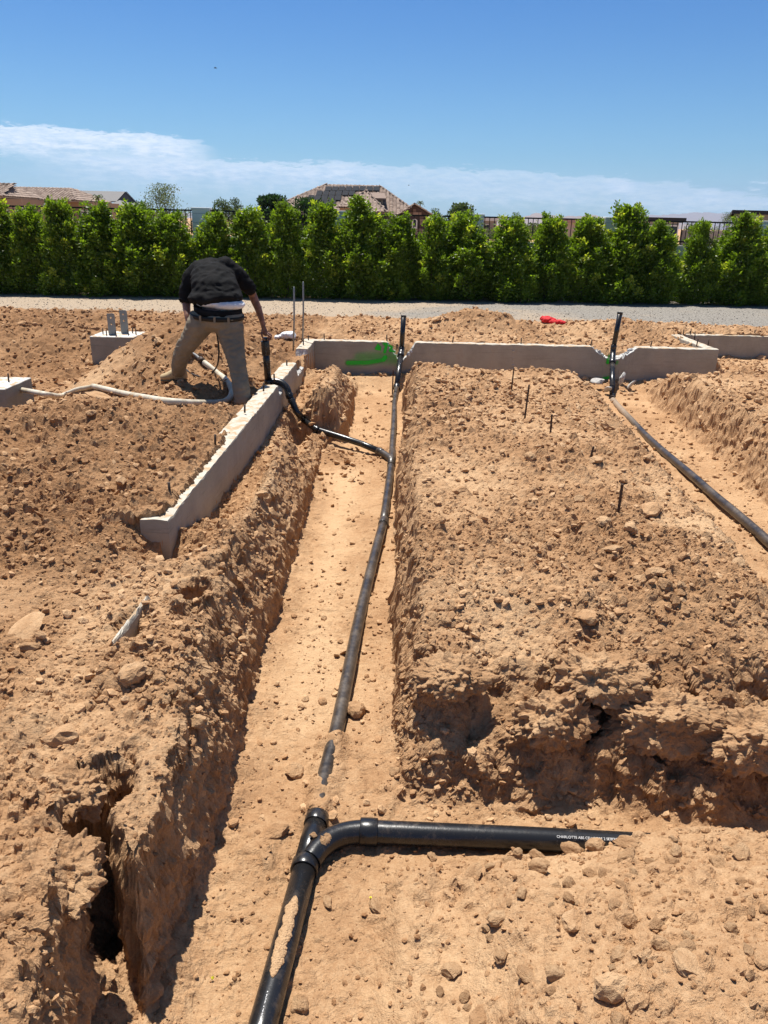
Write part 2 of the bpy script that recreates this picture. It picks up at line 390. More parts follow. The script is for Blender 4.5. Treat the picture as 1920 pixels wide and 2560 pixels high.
def clod_m(t, b, v):
    oi = t.new('ShaderNodeObjectInfo'); at = t.new('ShaderNodeAttribute', attribute_name='tone')
    tone = t.m('ADD', t.m('MULTIPLY', oi.outputs['Random'], .5), at.outputs['Fac'])
    t.put(b.inputs['Base Color'], dirt_colour(t, v, tone)); bump_node(t, b, t.noise(v, 80, 3, .7), .010, .8)
M_CLOD = material('clod', clod_m, rough=.96, spec=.12)
def clodo_m(t, b, v):
    oi = t.new('ShaderNodeObjectInfo'); at = t.new('ShaderNodeAttribute', attribute_name='tone')
    n = t.noise(v, 7, 4, .7); tone = t.m('ADD', t.m('ADD', t.m('MULTIPLY', oi.outputs['Random'], .35), at.outputs['Fac']), t.m('MULTIPLY', t.m('SUBTRACT', n, .5), .8))
    t.put(b.inputs['Base Color'], dirt_colour(t, v, tone, False)); bump_node(t, b, n, .012, .9)
M_GRAV = material('path_stone', lambda t, b, v: t.put(b.inputs['Base Color'], t.mix(t.rmp(t.noise(v, 20, 1), .35, .65), (.16, .14, .12), (.42, .37, .31))), rough=.95, spec=.1)
M_CLODO = material('big_clod', clodo_m, rough=.96, spec=.12)

# ------------------------------------------------------------------ ground sheet
def build_ground(rows=1100, cols=805):
    # rows by distance: density (rows per metre), with more where a bank faces the camera
    yy = np.concatenate([np.linspace(.55, 18.2, 6000)])
    dens = np.interp(yy, [.55, 1.1, 1.3, 2.35, 2.5, 3.15, 3.3, 4.0, 6.0, 8.0, 12., 14.5, 18.2], [40, 120, 170, 170, 330, 330, 170, 120, 70, 48, 34, 12, 6])
    cum = np.concatenate([[0], np.cumsum((dens[1:]+dens[:-1])/2*np.diff(yy))]); 
    Y = np.interp(np.linspace(0, cum[-1], rows-34), cum, yy)
    Y = np.concatenate([[-3, -1, 0, .3], Y, np.geomspace(19, 9000, 30)])
    Xs = np.empty((len(Y), cols), F); q = np.linspace(-1, 1, 1600)
    for i, y in enumerate(Y):
        yc = max(y, 1.1); w = yc*.72+.45
        far = 40+yc*3.0 if y > 18 else 14+yc*1.5
        core = cols-24
        x = q*w
        d = np.full(1600, 1/(.8*yc/760+.0006))
        if y < 12:
            bst = 1.0+1.1*np.exp(-((x+.64)/.12)**2)+.8*np.exp(-((x-.06)/.08)**2)+.8*np.exp(-((x-3.4)/.15)**2)+.5*np.exp(-((x-wall_x(y)-.05)/.1)**2)
            bst = bst+.9*np.exp(-((x+.83)/.12)**2)*max(0, min(1, (2.9-y)/.6))
            d = d*bst
        c = np.concatenate([[0], np.cumsum((d[1:]+d[:-1])/2*np.diff(x))])
        xc = np.interp(np.linspace(0, c[-1], core), c, x)
        o = w+(far-w)*(np.linspace(0, 1, 13)[1:]**2.2)
        Xs[i] = np.concatenate([-o[::-1], xc, o])
    Ys = np.repeat(Y[:, None], cols, 1).astype(F)
    x, y = Xs.ravel(), Ys.ravel()
    z, r, c = terrain(x, y)
    # crumble steep faces sideways as well
    Z = z.reshape(Xs.shape)
    gx = np.gradient(Z, axis=1)/np.maximum(np.gradient(Xs, axis=1), 1e-4)
    gy = np.gradient(Z, axis=0)/np.maximum(np.gradient(Ys, axis=0), 1e-4)
    g = np.hypot(gx, gy).ravel()
    st = ss(g, .9, 2.6)*(y < 12)
    k = np.nonzero(st > .01)[0]
    q3 = np.stack([x[k], y[k], z[k]], 1)
    q4 = q3*np.array([1, 1, 2.0], F); amt = (fbm3(q4, 7, 2, 201)*.042+fbm3(q4, 26, 3, 207, .6)*.030)*st[k]
    gl = np.maximum(g[k], 1e-3)
    x = x.copy(); y = y.copy()
    x[k] -= gx.ravel()[k]/gl*amt; y[k] -= gy.ravel()[k]/gl*amt
    tc = fbm3(q3*np.array([1, 1, 1.6], F), 7, 3, 231); c[k] = np.clip(c[k]*(1-st[k])+st[k]*(.45+.5*tc), 0, 1)
    co = np.stack([x, y, z], 1)
    n, m = Xs.shape
    idx = np.arange(n*m, dtype=np.int32).reshape(n, m)
    c = np.clip(c+.30*fbm(x*26, y*26, 3, 401)*(y < 14)+.22*fbm(x*3.1, y*3.1, 3, 405), 0, 1)
    f = np.stack([idx[:-1, :-1], idx[:-1, 1:], idx[1:, 1:], idx[1:, :-1]], -1).reshape(-1, 4)
    me = new_mesh('ground', co, f, False)
    attr(me, 'tone', c)
    pth = ss(y+.5*fbm(x*.8, y*.8, 3, 301)+.25*fbm(x*5, y*5, 2, 305), 14.3, 14.75)*(1-ss(y, 19.5, 22))
    attr(me, 'path', pth)
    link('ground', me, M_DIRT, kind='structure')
build_ground()
# ------------------------------------------------------------------ loose stones and clods
def ico(sub):
    bm = bmesh.new(); bmesh.ops.create_icosphere(bm, subdivisions=sub, radius=1)
    v = np.array([x.co[:] for x in bm.verts], F); f = np.array([[q.index for q in x.verts] for x in bm.faces], np.int32); bm.free(); return v, f
ICO = {k: ico(k) for k in (1, 2, 3)}
def stone_shape(sub, seed, planes=9, flat=.7, lump=.12):
    r = np.random.default_rng(seed); v, f = ICO[sub]; v = v.copy()
    for k in range(planes):
        n = r.normal(size=3); n /= np.linalg.norm(n); d = r.uniform(.55, .9); q = v@n
        s = np.where(q > d, d/np.maximum(q, 1e-3), 1); v = v-np.outer((q-d)*(q > d), n)
    if lump: v *= (1+lump*fbm3(v+seed, 2.2, 3, seed % 50))[:, None]
    v *= np.array([1, r.uniform(.65, 1), flat*r.uniform(.7, 1.1)])
    return v.astype(F), f
def rotz(a):
    c, s = np.cos(a), np.sin(a); M = np.zeros((len(a), 3, 3), F); M[:, 0, 0] = c; M[:, 0, 1] = -s; M[:, 1, 0] = s; M[:, 1, 1] = c; M[:, 2, 2] = 1; return M
def scatter(name, xs, ys, sz, sub, mat, nvar=8, seed=0, tone=None, sink=.25):
    r = np.random.default_rng(seed); n = len(xs)
    z, _, tn = terrain(xs, ys)
    var = r.integers(0, nvar, n); shapes = [stone_shape(sub, seed*31+i, 7) for i in range(nvar)]
    V = np.stack([s[0] for s in shapes]); f0 = shapes[0][1]; nv = V.shape[1]
    tilt = r.normal(0, .35, (n, 2)); M = rotz(r.uniform(0, 6.28, n))
    co = V[var]*sz[:, None, None]
    co = np.einsum('nij,nkj->nki', M, co)
    co[:, :, 2] += co[:, :, 0]*tilt[:, 0:1]+co[:, :, 1]*tilt[:, 1:2]
    co += np.stack([xs, ys, z+sz*sink], 1)[:, None, :]
    fa = (f0[None]+(np.arange(n)*nv)[:, None, None]).reshape(-1, 3)
    me = new_mesh(name, co.reshape(-1, 3), fa)
    t = np.clip(tn*.6+r.uniform(-.35, .38, n) if tone is None else tone, 0, 1.2)
    attr(me, 'tone', np.repeat(t, nv))
    return me
def field(n, y0, y1, power, seed, keep):
    r = np.random.default_rng(seed); u = r.random(n)
    y = (y0**power+u*(y1**power-y0**power))**(1/power); x = r.uniform(-1, 1, n)*(y*.62+.4)
    _, rg, _ = terrain(x, y, False); k = r.random(n) < keep(x, y, rg)
    wy = (x > wall_x(y)-.2) & (x < wall_x(y)+.02) & (y > WLa.y) | ((y > FARY-.02) & (y < FARY+.2) & (x > -1.2) & (x < 5.2))
    k &= ~wy
    return x[k].astype(F), y[k].astype(F), r
kp = lambda x, y, g: np.clip(.12+.9*g, 0, 1)
x, y, r = field(17000, 1.1, 4.6, 1.4, 3, kp); a = scatter('soil_crumbs', x, y, (.0035+.010*r.random(len(x))**2.5).astype(F), 1, M_CLOD, seed=3)
link('soil_crumbs', a, M_CLOD, kind='stuff')
x, y, r = field(14000, 2.3, 8.8, 1.7, 4, kp); a = scatter('loose_gravel', x, y, (.007+.024*r.random(len(x))**2.6).astype(F), 1, M_CLOD, seed=4)
link('loose_gravel', a, M_CLOD, kind='stuff')
x, y, r = field(10000, 6.5, 14.6, 1.8, 5, kp); a = scatter('rubble', x, y, (.014+.036*r.random(len(x))**2).astype(F), 1, M_CLOD, seed=5)
link('rubble', a, M_CLOD, kind='stuff')
x, y, r = field(6500, 14.5, 17.9, 1.8, 6, lambda x, y, g: .6+0*x); a = scatter('path_gravel', x, y, (.006+.013*r.random(len(x))**2).astype(F), 1, M_CLOD, seed=6, tone=np.full(len(x), .5))
attr(a, 'grey', np.ones(len(a.vertices))); link('path_gravel', a, M_GRAV, kind='stuff')
CL = []
for i in range(10):
    v, f = stone_shape(3, 900+i, 13 if i % 2 else 8, .72, .30)
    v = v*(1+.05*fbm3(v+i, 7, 2, i)[:, None])
    me = new_mesh('clod_mesh', v, f, False); attr(me, 'tone', (.18+.5*fbm3(v+i, 1.5, 3, i)).astype(F)); me.materials.append(M_CLODO); CL.append(me)
def clod(x, y, s, i, label, group, sx=1.0, rz=None, sink=.3, z=None, name='dirt_clod', tilt=.3):
    zz = float(terrain(np.array([x]), np.array([y]))[0][0]) if z is None else z
    o = link(name, CL[i % 10]); s = float(s); o.location = (x, y, zz+s*sink)
    o.scale = (s*sx, s, s*(.95 if s < .09 else .62)); o.rotation_euler = (random.uniform(-tilt, tilt), random.uniform(-tilt, tilt), random.uniform(0, 6.28) if rz is None else rz)
    o['label'] = label; o['category'] = 'dirt clod' if name == 'dirt_clod' else 'stone'
    if group: o['group'] = group
    return o
NAMED = [ # px, py, height of ground there, width in px, shape, squash, label
    (1425, 2335, -.33, 92, 0, 1.0, 'largest tan boulder of the near mound with a dark shadow under its lower edge'),
    (1320, 2440, -.30, 58, 2, 1.6, 'long upright oval clod just below left of the largest boulder on the near mound'),
    (1530, 2510, -.24, 112, 1, 1.2, 'broad half buried lump at the bottom edge of the near mound'),
    (1630, 2375, -.27, 36, 3, 1.2, 'small egg shaped clod alone to the right of the largest boulder'),
    (1815, 2378, -.22, 36, 4, 1.0, 'small square clod near the right edge of the near mound'),
    (1640, 2440, -.25, 60, 1, 1.0, 'knobbly pale stone below the egg shaped clod'),
    (1705, 2455, -.22, 50, 3, 1.0, 'rounded tan clod beside the knobbly pale stone'),
    (1702, 2500, -.22, 84, 5, 1.2, 'wide flat clod under the rounded tan clod on the near mound'),
    (1415, 2262, -.38, 38, 7, 1.0, 'pale cream angular stone above the largest boulder'),
    (1243, 2305, -.38, 56, 4, 1.2, 'rounded brown clod standing left of the pale angular stone'),
    (1272, 2120, -.40, 36, 3, 1.5, 'upright round topped clod leaning on the horizontal pipe'),
    (1680, 2165, -.36, 44, 1, 1.1, 'brown clod with deep shadow behind the pipe end at the right'),
    (940, 2272, -.53, 44, 5, 1.3, 'angular clod on the soil midway between the pipe and the near mound'),
    (820, 2262, -.55, 42, 6, 1.5, 'pale flat stone lying right of the lower drain pipe'),
    (752, 2515, -.54, 56, 8, 1.1, 'tilted brown stone beside the lower drain pipe at the bottom of the photo'),
    (888, 1778, -.53, 60, 7, 1.2, 'flat topped stone touching the right side of the main pipe'),
    (988, 1938, -.53, 36, 9, 1.0, 'light stone at the foot of the broken bank corner'),
    (735, 1925, -.54, 56, 2, 1.1, 'smooth half buried stone in the trench floor above the pipe junction'),
    (784, 2090, -.455, 22, 3, 1.0, 'pebble resting on top of the pipe junction'),
    (680, 2080, -.52, 80, 0, 1.1, 'rough clod pile stone just left of the pipe junction'),
    (332, 1712, .01, 76, 4, 1.2, 'large angular clod in the middle of the left bank'),
    (486, 1745, .02, 64, 1, 1.3, 'overhanging clod above a dark hollow near the left trench edge'),
    (150, 1830, .03, 100, 2, 1.2, 'wide slab like clod at the left edge of the left bank'),
    (1470, 1522, .01, 72, 2, 1.3, 'big rounded brown boulder in the right bank surface'),
    (1660, 1475, .03, 42, 3, 1.0, 'round stone right of the big rounded brown boulder'),
    (1843, 1420, .0, 42, 6, 1.0, 'blocky stone high on the right bank near the photo edge'),
    (1620, 1302, .02, 72, 7, 1.3, 'slanted grey brown slab stone beside the ribbed rebar'),
    (1575, 1348, .02, 56, 1, 1.3, 'dark undercut clod below the slanted slab stone'),
    (1325, 1165, .02, 34, 4, 1.0, 'clod with dark side on the upper right bank'),
    (1532, 1090, -.02, 56, 8, 1.6, 'long pale slab on the far right bank beside the second trench'),
    (1470, 945, -.1, 34, 7, 1.3, 'pale upright slab leaning by the far wall near the second riser'),
    (1705, 822, .12, 22, 6, 1.0, 'pale block of rubble behind the jog of the far wall'),
    (250, 1010, .12, 60, 5, 1.4, 'flat clod under the white hose on the left mound'),
    (60, 1560, .05, 110, 5, 1.3, 'smooth slab of caked soil at the far left of the bank'),
    (1296, 2116, -.42, 26, 3, 1.0, 'small clod pressed against the middle of the horizontal pipe'),
    (1345, 2122, -.42, 44, 1, 1.3, 'crumbly clod on the near side of the horizontal pipe right of the upright one'),
    (1430, 2116, -.40, 50, 4, 1.2, 'lumpy clod overlapping the horizontal pipe before its lettering'),
    (1490, 2108, -.38, 52, 7, 1.1, 'tall lump of soil hiding the gap in the pipe lettering'),
    (1565, 2122, -.38, 60, 5, 1.5, 'broad lump at the buried right end of the horizontal pipe'),
    (1080, 2128, -.50, 30, 8, 1.3, 'little clod in the shade under the horizontal pipe'),
    (1900, 2480, -.2, 90, 6, 1.1, 'dark shaded lump at the bottom right corner'),
    (1560, 2190, -.36, 48, 0, 1.2, 'cracked clod between the pipe end and the pale angular stone'),
    (1350, 2180, -.42, 50, 9, 1.2, 'clod with dark hollow below the upright round topped clod'),
    (1180, 2210, -.48, 60, 5, 1.3, 'pale layered stone at the left side of the near mound'),
    (1130, 2400, -.40, 55, 2, 1.0, 'rounded clod at the lower left of the near mound'),
    (1210, 2500, -.33, 85, 0, 1.0, 'large clod at the bottom below the rounded one'),
    (1700, 1190, -.3, 40, 1, 1.0, 'clod that has rolled against the second trench pipe'),
]
for i, (px, py, z0, w, k, sx, lab) in enumerate(NAMED):
    c = P(px, py, z0); dep = (c-Vector((0, 0, CAMZ))).length*math.cos(math.atan(abs(py-1280)/FPX))
    clod(c.x, c.y, w*dep/FPX*.5/max(1, sx*.85), k, lab, None, sx, None, .25 if w < 70 else .02, None if i != 18 else -.452, 'stone' if 'stone' in lab or 'slab' in lab or 'boulder' in lab or 'pebble' in lab or 'block' in lab else 'dirt_clod')
def earth_block(px, py, zc, w, hgt, dep, seed, label, tn=.45):
    bm = bmesh.new(); bmesh.ops.create_icosphere(bm, subdivisions=6, radius=1); v = np.array([q.co[:] for q in bm.verts], F); f = np.array([[k.index for k in q.verts] for q in bm.faces], np.int32); bm.free()
    r = np.random.default_rng(seed)
    for k in range(9):
        n = r.normal(size=3); n[2] = abs(n[2])*.6; n /= np.linalg.norm(n); d = r.uniform(.7, .98); q = v@n; v = v-np.outer((q-d)*(q > d), n)
    c = P(px, py, zc); sc = np.array([w, dep, hgt], F); v = v*(1+.22*fbm3(v+seed, 1.6, 3, seed)[:, None]); v = v*sc
    v = v*(1+0*v)+ (v/np.linalg.norm(v/sc, axis=1)[:, None]/sc.mean())*(fbm3(v+seed, 11, 4, seed+1, .6)*.052+np.maximum(fbm3(v+seed, 36, 2, seed+3), 0)*.05)[:, None]
    me = new_mesh('earth_block', v.astype(F), f); attr(me, 'tone', np.clip(tn+.6*fbm3(v, 6, 3, seed+5), 0, 1)); o = link('earth_block', me, M_DIRT, loc=c, label=label, category='earth lump'); o.rotation_euler.z = r.uniform(-.3, .3)
earth_block(1130, 1690, -.14, .17, .08, .12, 3, 'big overhanging block of compacted earth at the corner of the right bank')
earth_block(1660, 1800, -.24, .26, .13, .15, 4, 'wide bulging block of earth low in the right bank face')
earth_block(1880, 1850, -.26, .22, .12, .14, 5, 'bulging earth block in the bank face at the right edge')
earth_block(1385, 1800, -.26, .17, .11, .12, 6, 'smaller earth block in the middle of the right bank face')
earth_block(1500, 1690, -.12, .20, .10, .15, 7, 'earth block jutting from the upper bank face above a dark hollow')
earth_block(185, 1985, -.03, .10, .07, .10, 8, 'crumbling earth lump at the head of the deep crevice', .5)
earth_block(150, 2190, -.02, .13, .07, .12, 10, 'earth lump on the left lip of the deep crevice', .5)
AREAS = [('brown dirt clod in the churned soil of the left bank', 'dirt clods on the left bank', lambda x, y: x < -.8 and y < 7.6),
         ('tan dirt clod on the broad bank right of the main trench', 'dirt clods on the right bank', lambda x, y: x > .2 and y > 3.0 and y < 9.8 and x < 2.6),
         ('tan clod strewn over the near mound at lower right', 'clods on the near mound', lambda x, y: x > .1 and y < 2.15),
         ('rubble lump in the rough strip behind the concrete walls', 'rubble lumps behind the walls', lambda x, y: 11.4 < y < 14.2),
         ('clod on the rough bank beyond the second trench', 'clods beyond the second trench', lambda x, y: x > 3.6 and y < 10.5),
         ('brown lump on the mound where the worker stands', 'lumps on the mound by the worker', lambda x, y: x < -1.4 and 7.6 <= y < 11)]
rr = np.random.default_rng(77); cnt = [0]*6; lim = [56, 66, 54, 34, 26, 26]; ring = 0
xs = []; 
while sum(cnt) < sum(lim) and ring < 6000:
    ring += 1
    y_ = (1.2**1.2+rr.random()*(14.2**1.2-1.2**1.2))**(1/1.2); x_ = rr.uniform(-1, 1)*(y_*.56+.2)
    for a_, (lab, grp, fn) in enumerate(AREAS):
        if fn(x_, y_) and cnt[a_] < lim[a_]:
            xs.append((x_, y_, a_)); cnt[a_] += 1; break
HX = np.array([q[0] for q in xs]); HY = np.array([q[1] for q in xs]); HZ, RG, _ = terrain(HX, HY)
LM = [(n_, P(a_, b_, c_)) for n_, a_, b_, c_ in (('the largest boulder', 1425, 2335, -.33), ('the pale angular stone', 1415, 2262, -.38), ('the egg shaped clod', 1630, 2375, -.27), ('the buried pipe end', 1600, 2130, -.4), ('the bottom right corner', 1880, 2500, -.2), ('the rounded lower left mound clod', 1130, 2400, -.4),
    ('the pipe junction', 775, 2120, -.5), ('the big rounded brown boulder', 1470, 1522, .03), ('the ribbed rebar', 1545, 1300, .02), ('the leaning rebar', 1464, 1178, 0), ('the short upright rebar', 1376, 1090, 0), ('the tallest rusty rebar', 1310, 1052, 0), ('the far black riser', 1000, 960, -.3), ('the corner earth block', 1110, 1650, 0),
    ('the blocky stone', 1843, 1420, 0), ('the second trench pipe', 1735, 1193, -.4), ('the main pipe coupling', 960, 1306, -.2), ('the jutting earth block', 1500, 1680, 0), ('the concrete sliver', 320, 1540, .04), ('the near end of the long wall', 380, 1330, 0), ('the large angular clod', 332, 1712, 0), ('the smooth caked slab', 60, 1560, 0),
    ('the wide slab like clod', 150, 1830, 0), ('the deep crevice', 230, 2100, 0), ('the left edge hose', 170, 985, .1), ('the first pier', 275, 930, -.2), ('the white hose', 400, 1010, .1), ('the left boot', 435, 950, .1), ('the right trouser leg', 605, 1010, 0), ('the two silver poles', 745, 860, 0), ('the red cloth', 1374, 815, 0), ('the wall jog', 1740, 850, 0), ('the second riser', 1535, 960, -.3),
    ('the pier bracket', 290, 820, 0), ('the white bag', 716, 848, 0), ('the hidden buried pipe run', 985, 1040, -.3), ('the bank edge at the branch pipe', 720, 1120, -.1))]
def describe(x_, y_, s_, kind_, where):
    q = sorted(LM, key=lambda l: (l[1].x-x_)**2+((l[1].y-y_)*.8)**2)[:2]; d = q[0][1]; dx, dy_ = x_-d.x, y_-d.y
    rel = ('right of' if dx > 0 else 'left of') if abs(dx) > abs(dy_) else ('beyond' if dy_ > 0 else 'in front of')
    px_ = s_/max(y_, 1.2)*760; size = 'tiny' if px_ < 4.2 else 'small' if px_ < 5.6 else 'middling' if px_ < 7.6 else 'large'
    far_ = 'close' if math.hypot(dx, dy_) < .45 else 'a little way' if math.hypot(dx, dy_) < 1.1 else 'well'
    lab = '%s %s %s %s %s%s' % (size, kind_, far_, rel, q[0][0], where)
    if lab in USED: lab = '%s %s between %s and %s' % (size, kind_, q[0][0], q[1][0])
    if lab in USED: lab = '%s %s by %s away from %s' % (size, kind_, q[0][0], q[1][0])
    if len(lab.split()) > 16: lab = '%s %s %s %s %s%s' % (size, kind_, far_, rel, q[0][0], where)
    USED.add(lab); return lab
WHERE = ['', '', ' on the mound', ' behind the walls', ' across the second trench', '']; USED = set(); KIND = ['brown clod', 'tan clod', 'tan clod', 'rubble lump', 'tan clod', 'brown lump']
for (x_, y_, a_), z_, g_ in zip(xs, HZ, RG):
    if g_ < .3 or abs(x_-wall_x(y_)) < .25 and y_ > 3.8: continue
    s_ = (.014+.026*rr.random()**1.5)*(.6+.16*y_)
    clod(x_, y_, s_, int(rr.integers(0, 10)), describe(x_, y_, s_, KIND[a_], WHERE[a_]), AREAS[a_][1], rr.uniform(.9, 1.4), None, .15, float(z_))

# ------------------------------------------------------------------ concrete
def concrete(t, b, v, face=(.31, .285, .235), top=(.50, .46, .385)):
    n = t.noise(v, 3.2, 5, .6); f = t.noise(v, 45, 3, .7)
    mp = t.new('ShaderNodeMapping'); mp.inputs['Scale'].default_value = (2, 2, 34); t.l.new(v, mp.inputs[0])
    g = t.noise(mp.outputs[0], 1.2, 3, .6)
    c = t.mix(t.rmp(n, .3, .7), face, tuple(q*1.25 for q in face)); c = t.mix(t.rmp(g, .55, .75, 0, .45), c, tuple(q*.7 for q in face))
    c = t.mix(t.rmp(n, .55, .8, 0, .45), c, (.30, .215, .14))
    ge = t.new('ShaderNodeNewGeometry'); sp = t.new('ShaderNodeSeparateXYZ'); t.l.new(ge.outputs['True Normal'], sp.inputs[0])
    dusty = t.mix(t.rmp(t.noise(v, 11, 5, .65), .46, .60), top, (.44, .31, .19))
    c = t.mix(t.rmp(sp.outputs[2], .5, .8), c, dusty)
    at = t.new('ShaderNodeAttribute', attribute_name='raw')
    c = t.mix(at.outputs['Fac'], c, t.mix(t.rmp(f, .35, .65), (.30, .29, .27), (.72, .71, .68)))
    c = t.mix(t.rmp(f, .3, .7, 0, .35), c, t.mix(1.0, c, (.8, .8, .8), 'MULTIPLY'))
    t.put(b.inputs['Base Color'], c); bump_node(t, b, t.m('ADD', t.noise(v, 40, 4, .7), t.m('MULTIPLY', g, .8)), .006, .7)
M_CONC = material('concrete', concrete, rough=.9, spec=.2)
M_PIER = material('pier_concrete', lambda t, b, v: concrete(t, b, v, (.25, .245, .215), (.60, .59, .56)), rough=.9, spec=.2)
def slab(name, A, B, width, z0, z1, side, mat, parent, notches=(), step=.06, seed=0, hole=None):
    """poured wall from A to B (ground points of its front edge), thick towards `side`, top at z1; notches = (s, half width top, depth, half width bottom)"""
    A = Vector(A[:2]).to_3d(); B = Vector(B[:2]).to_3d(); L = (B-A).length; d = (B-A)/L; n = Vector((-d.y, d.x, 0))*side
    r = np.random.default_rng(seed); s = sorted(set([0.0, L]+list(np.arange(step, L-step*.5, step))+[q for (c, a, dp, bt) in notches for q in np.linspace(c-a, c+a, 15) if 0 < q < L]))
    def top(q, back):
        z = z1+r.normal(0, .0025); raw = 0
        for (c, a, dp, bt) in notches:
            k = abs(q-c)
            if k < a*.999:
                w = min(1, (a-k)/max(a-bt, 1e-3)); z = z1-dp*w**(.8 if not back else .65)+r.normal(0, .012); raw = 1
        return z, raw
    m = 4; V = []; RW = []
    for q in s:
        row = []
        for j in range(m+1):
            z, raw = top(q, j == m); p = A+d*q+n*(width*j/m); e = .004 if j in (0, m) else 0
            row.append((p.x, p.y, z-e-abs(r.normal(0, .003 if e else .001)))); RW.append(raw)
        for j in (0, m):
            p = A+d*q+n*(width*j/m)-n*((.0012 if j == 0 else -.0012)*r.normal()); zt = row[j][2]-.010
            row.append((p.x-n.x*.003*(1 if j == 0 else -1), p.y-n.y*.003*(1 if j == 0 else -1), zt)); RW.append(0)
            row.append((p.x-n.x*.003*(1 if j == 0 else -1), p.y-n.y*.003*(1 if j == 0 else -1), z0)); RW.append(0)
        V += row
    K = m+5; fa = []
    for i in range(len(s)-1):
        a, b_ = i*K, (i+1)*K
        for j in range(m): fa.append((a+j, b_+j, b_+j+1, a+j+1))
        fa += [(a, a+m+1, b_+m+1, b_), (a+m+1, a+m+2, b_+m+2, b_+m+1), (a+m, b_+m, b_+m+3, a+m+3), (a+m+3, b_+m+3, b_+m+4, a+m+4)]
    me = bpy.data.meshes.new(name); 
    e0, e1 = 0, (len(s)-1)*K
    for e, fl in ((e0, 1), (e1, -1)):
        ring_ = [e+m+2, e+m+1]+[e+j for j in range(m+1)]+[e+m+3, e+m+4]
        fa.append(tuple(ring_ if fl > 0 else ring_[::-1]))
    me.from_pydata(V, [], fa); me.update(); attr(me, 'raw', RW)
    bm = bmesh.new(); bm.from_mesh(me); bmesh.ops.recalc_face_normals(bm, faces=bm.faces); bm.to_mesh(me); bm.free()
    return link(name, me, mat, parent)
def thing(name, label, cat, loc=(0, 0, 0), group=None):
    o = bpy.data.objects.new(name, None); S.collection.objects.link(o); o.location = loc; o.empty_display_size = .1
    o['label'] = label; o['category'] = cat
    if group: o['group'] = group
    bpy.context.view_layer.update() if False else None
    return o
def tag(o, label, cat, group=None):
    o['label'] = label; o['category'] = cat
    if group: o['group'] = group
    return o
def tube(path, rad, seg=16, closed_ends=True, smooth_path=0):
    """co, faces of a tube along path; rad one number or one per point"""
    pts = [Vector(p) for p in path]
    for _ in range(smooth_path):
        q = [pts[0]]
        for a, b in zip(pts[:-1], pts[1:]): q += [a.lerp(b, .25), a.lerp(b, .75)]
        pts = q+[pts[-1]]
    n = len(pts); rad = list(rad) if hasattr(rad, '__len__') else [rad]*n
    if len(rad) != n: rad = list(np.interp(np.linspace(0, 1, n), np.linspace(0, 1, len(rad)), rad))
    T_ = [(pts[min(i+1, n-1)]-pts[max(i-1, 0)]).normalized() for i in range(n)]
    up = Vector((0, 0, 1)) if abs(T_[0].z) < .9 else Vector((0, 1, 0)); N = (up-T_[0]*up.dot(T_[0])).normalized()
    V = []
    for i in range(n):
        N = (N-T_[i]*N.dot(T_[i])).normalized(); Bn = T_[i].cross(N)
        for k in range(seg):
            a = 2*math.pi*k/seg; V.append(pts[i]+(N*math.cos(a)+Bn*math.sin(a))*rad[i])
    Fc = [[i*seg+k, i*seg+(k+1) % seg, (i+1)*seg+(k+1) % seg, (i+1)*seg+k] for i in range(n-1) for k in range(seg)]
    if closed_ends: Fc += [list(range(seg))[::-1], [(n-1)*seg+k for k in range(seg)]]
    return V, Fc
def mesh_of(name, V, Fc, smooth=True):
    me = bpy.data.meshes.new(name); me.from_pydata([tuple(v) for v in V], [], Fc); me.update()
    if smooth:
        for p in me.polygons: p.use_smooth = len(p.vertices) <= 4
    return me
def tubeobj(name, path, rad, mat, parent=None, seg=16, sp=0, **kw):
    V, Fc = tube(path, rad, seg, True, sp); return link(name, mesh_of(name, V, Fc), mat, parent, **kw)
def boxmesh(name, sx, sy, sz, bev=.01, base=True):
    bm = bmesh.new(); bmesh.ops.create_cube(bm, size=1)
    for v in bm.verts: v.co = (v.co.x*sx, v.co.y*sy, (v.co.z+(.5 if base else 0))*sz)
    if bev: bmesh.ops.bevel(bm, geom=list(bm.edges), offset=bev, segments=1, affect='EDGES')
    me = bpy.data.meshes.new(name); bm.to_mesh(me); bm.free(); return me

wall = thing('foundation_wall', 'long grey concrete stem wall with bolts, broken notches and green spray', 'concrete wall')
cornL = P(785, 852, T)
Lx = lambda y: Vector((wall_x(y), y, 0))
yn1, yn2, yn3, yn4 = WLa.y, P(700, 958, T).y-.02, P(737, 906, T).y, P(768, 872, T).y
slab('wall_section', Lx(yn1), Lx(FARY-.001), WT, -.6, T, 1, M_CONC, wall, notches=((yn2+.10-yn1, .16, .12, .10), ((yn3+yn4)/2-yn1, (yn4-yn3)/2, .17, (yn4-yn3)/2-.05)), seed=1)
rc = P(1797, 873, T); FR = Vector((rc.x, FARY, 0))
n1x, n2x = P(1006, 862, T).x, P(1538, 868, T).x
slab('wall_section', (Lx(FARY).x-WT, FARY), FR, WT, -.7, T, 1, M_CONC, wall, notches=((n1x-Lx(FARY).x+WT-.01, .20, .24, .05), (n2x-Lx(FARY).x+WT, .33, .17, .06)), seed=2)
YB = P(1700, 836, T).y
bx = P(1682, 834, T)
slab('wall_section', (FR.x, FARY+WT+.001), (FR.x, YB-.001), WT, -.6, T, 1, M_CONC, wall, seed=3)
slab('wall_section', (FR.x-WT-.0, YB), (FR.x+3.0, YB), WT, -.6, T, 1, M_CONC, wall, seed=4)
# a stub of the buried end of the long wall
wb = thing('buried_wall_end', 'thin jagged sliver of grey concrete poking out of the left bank', 'concrete')
a1, a2 = P(283, 1605, .04), P(372, 1482, .05)
sl_ = slab('concrete_sliver', a1, a2, .018, -.3, .035, 1, M_CONC, wb, step=.02, seed=9)
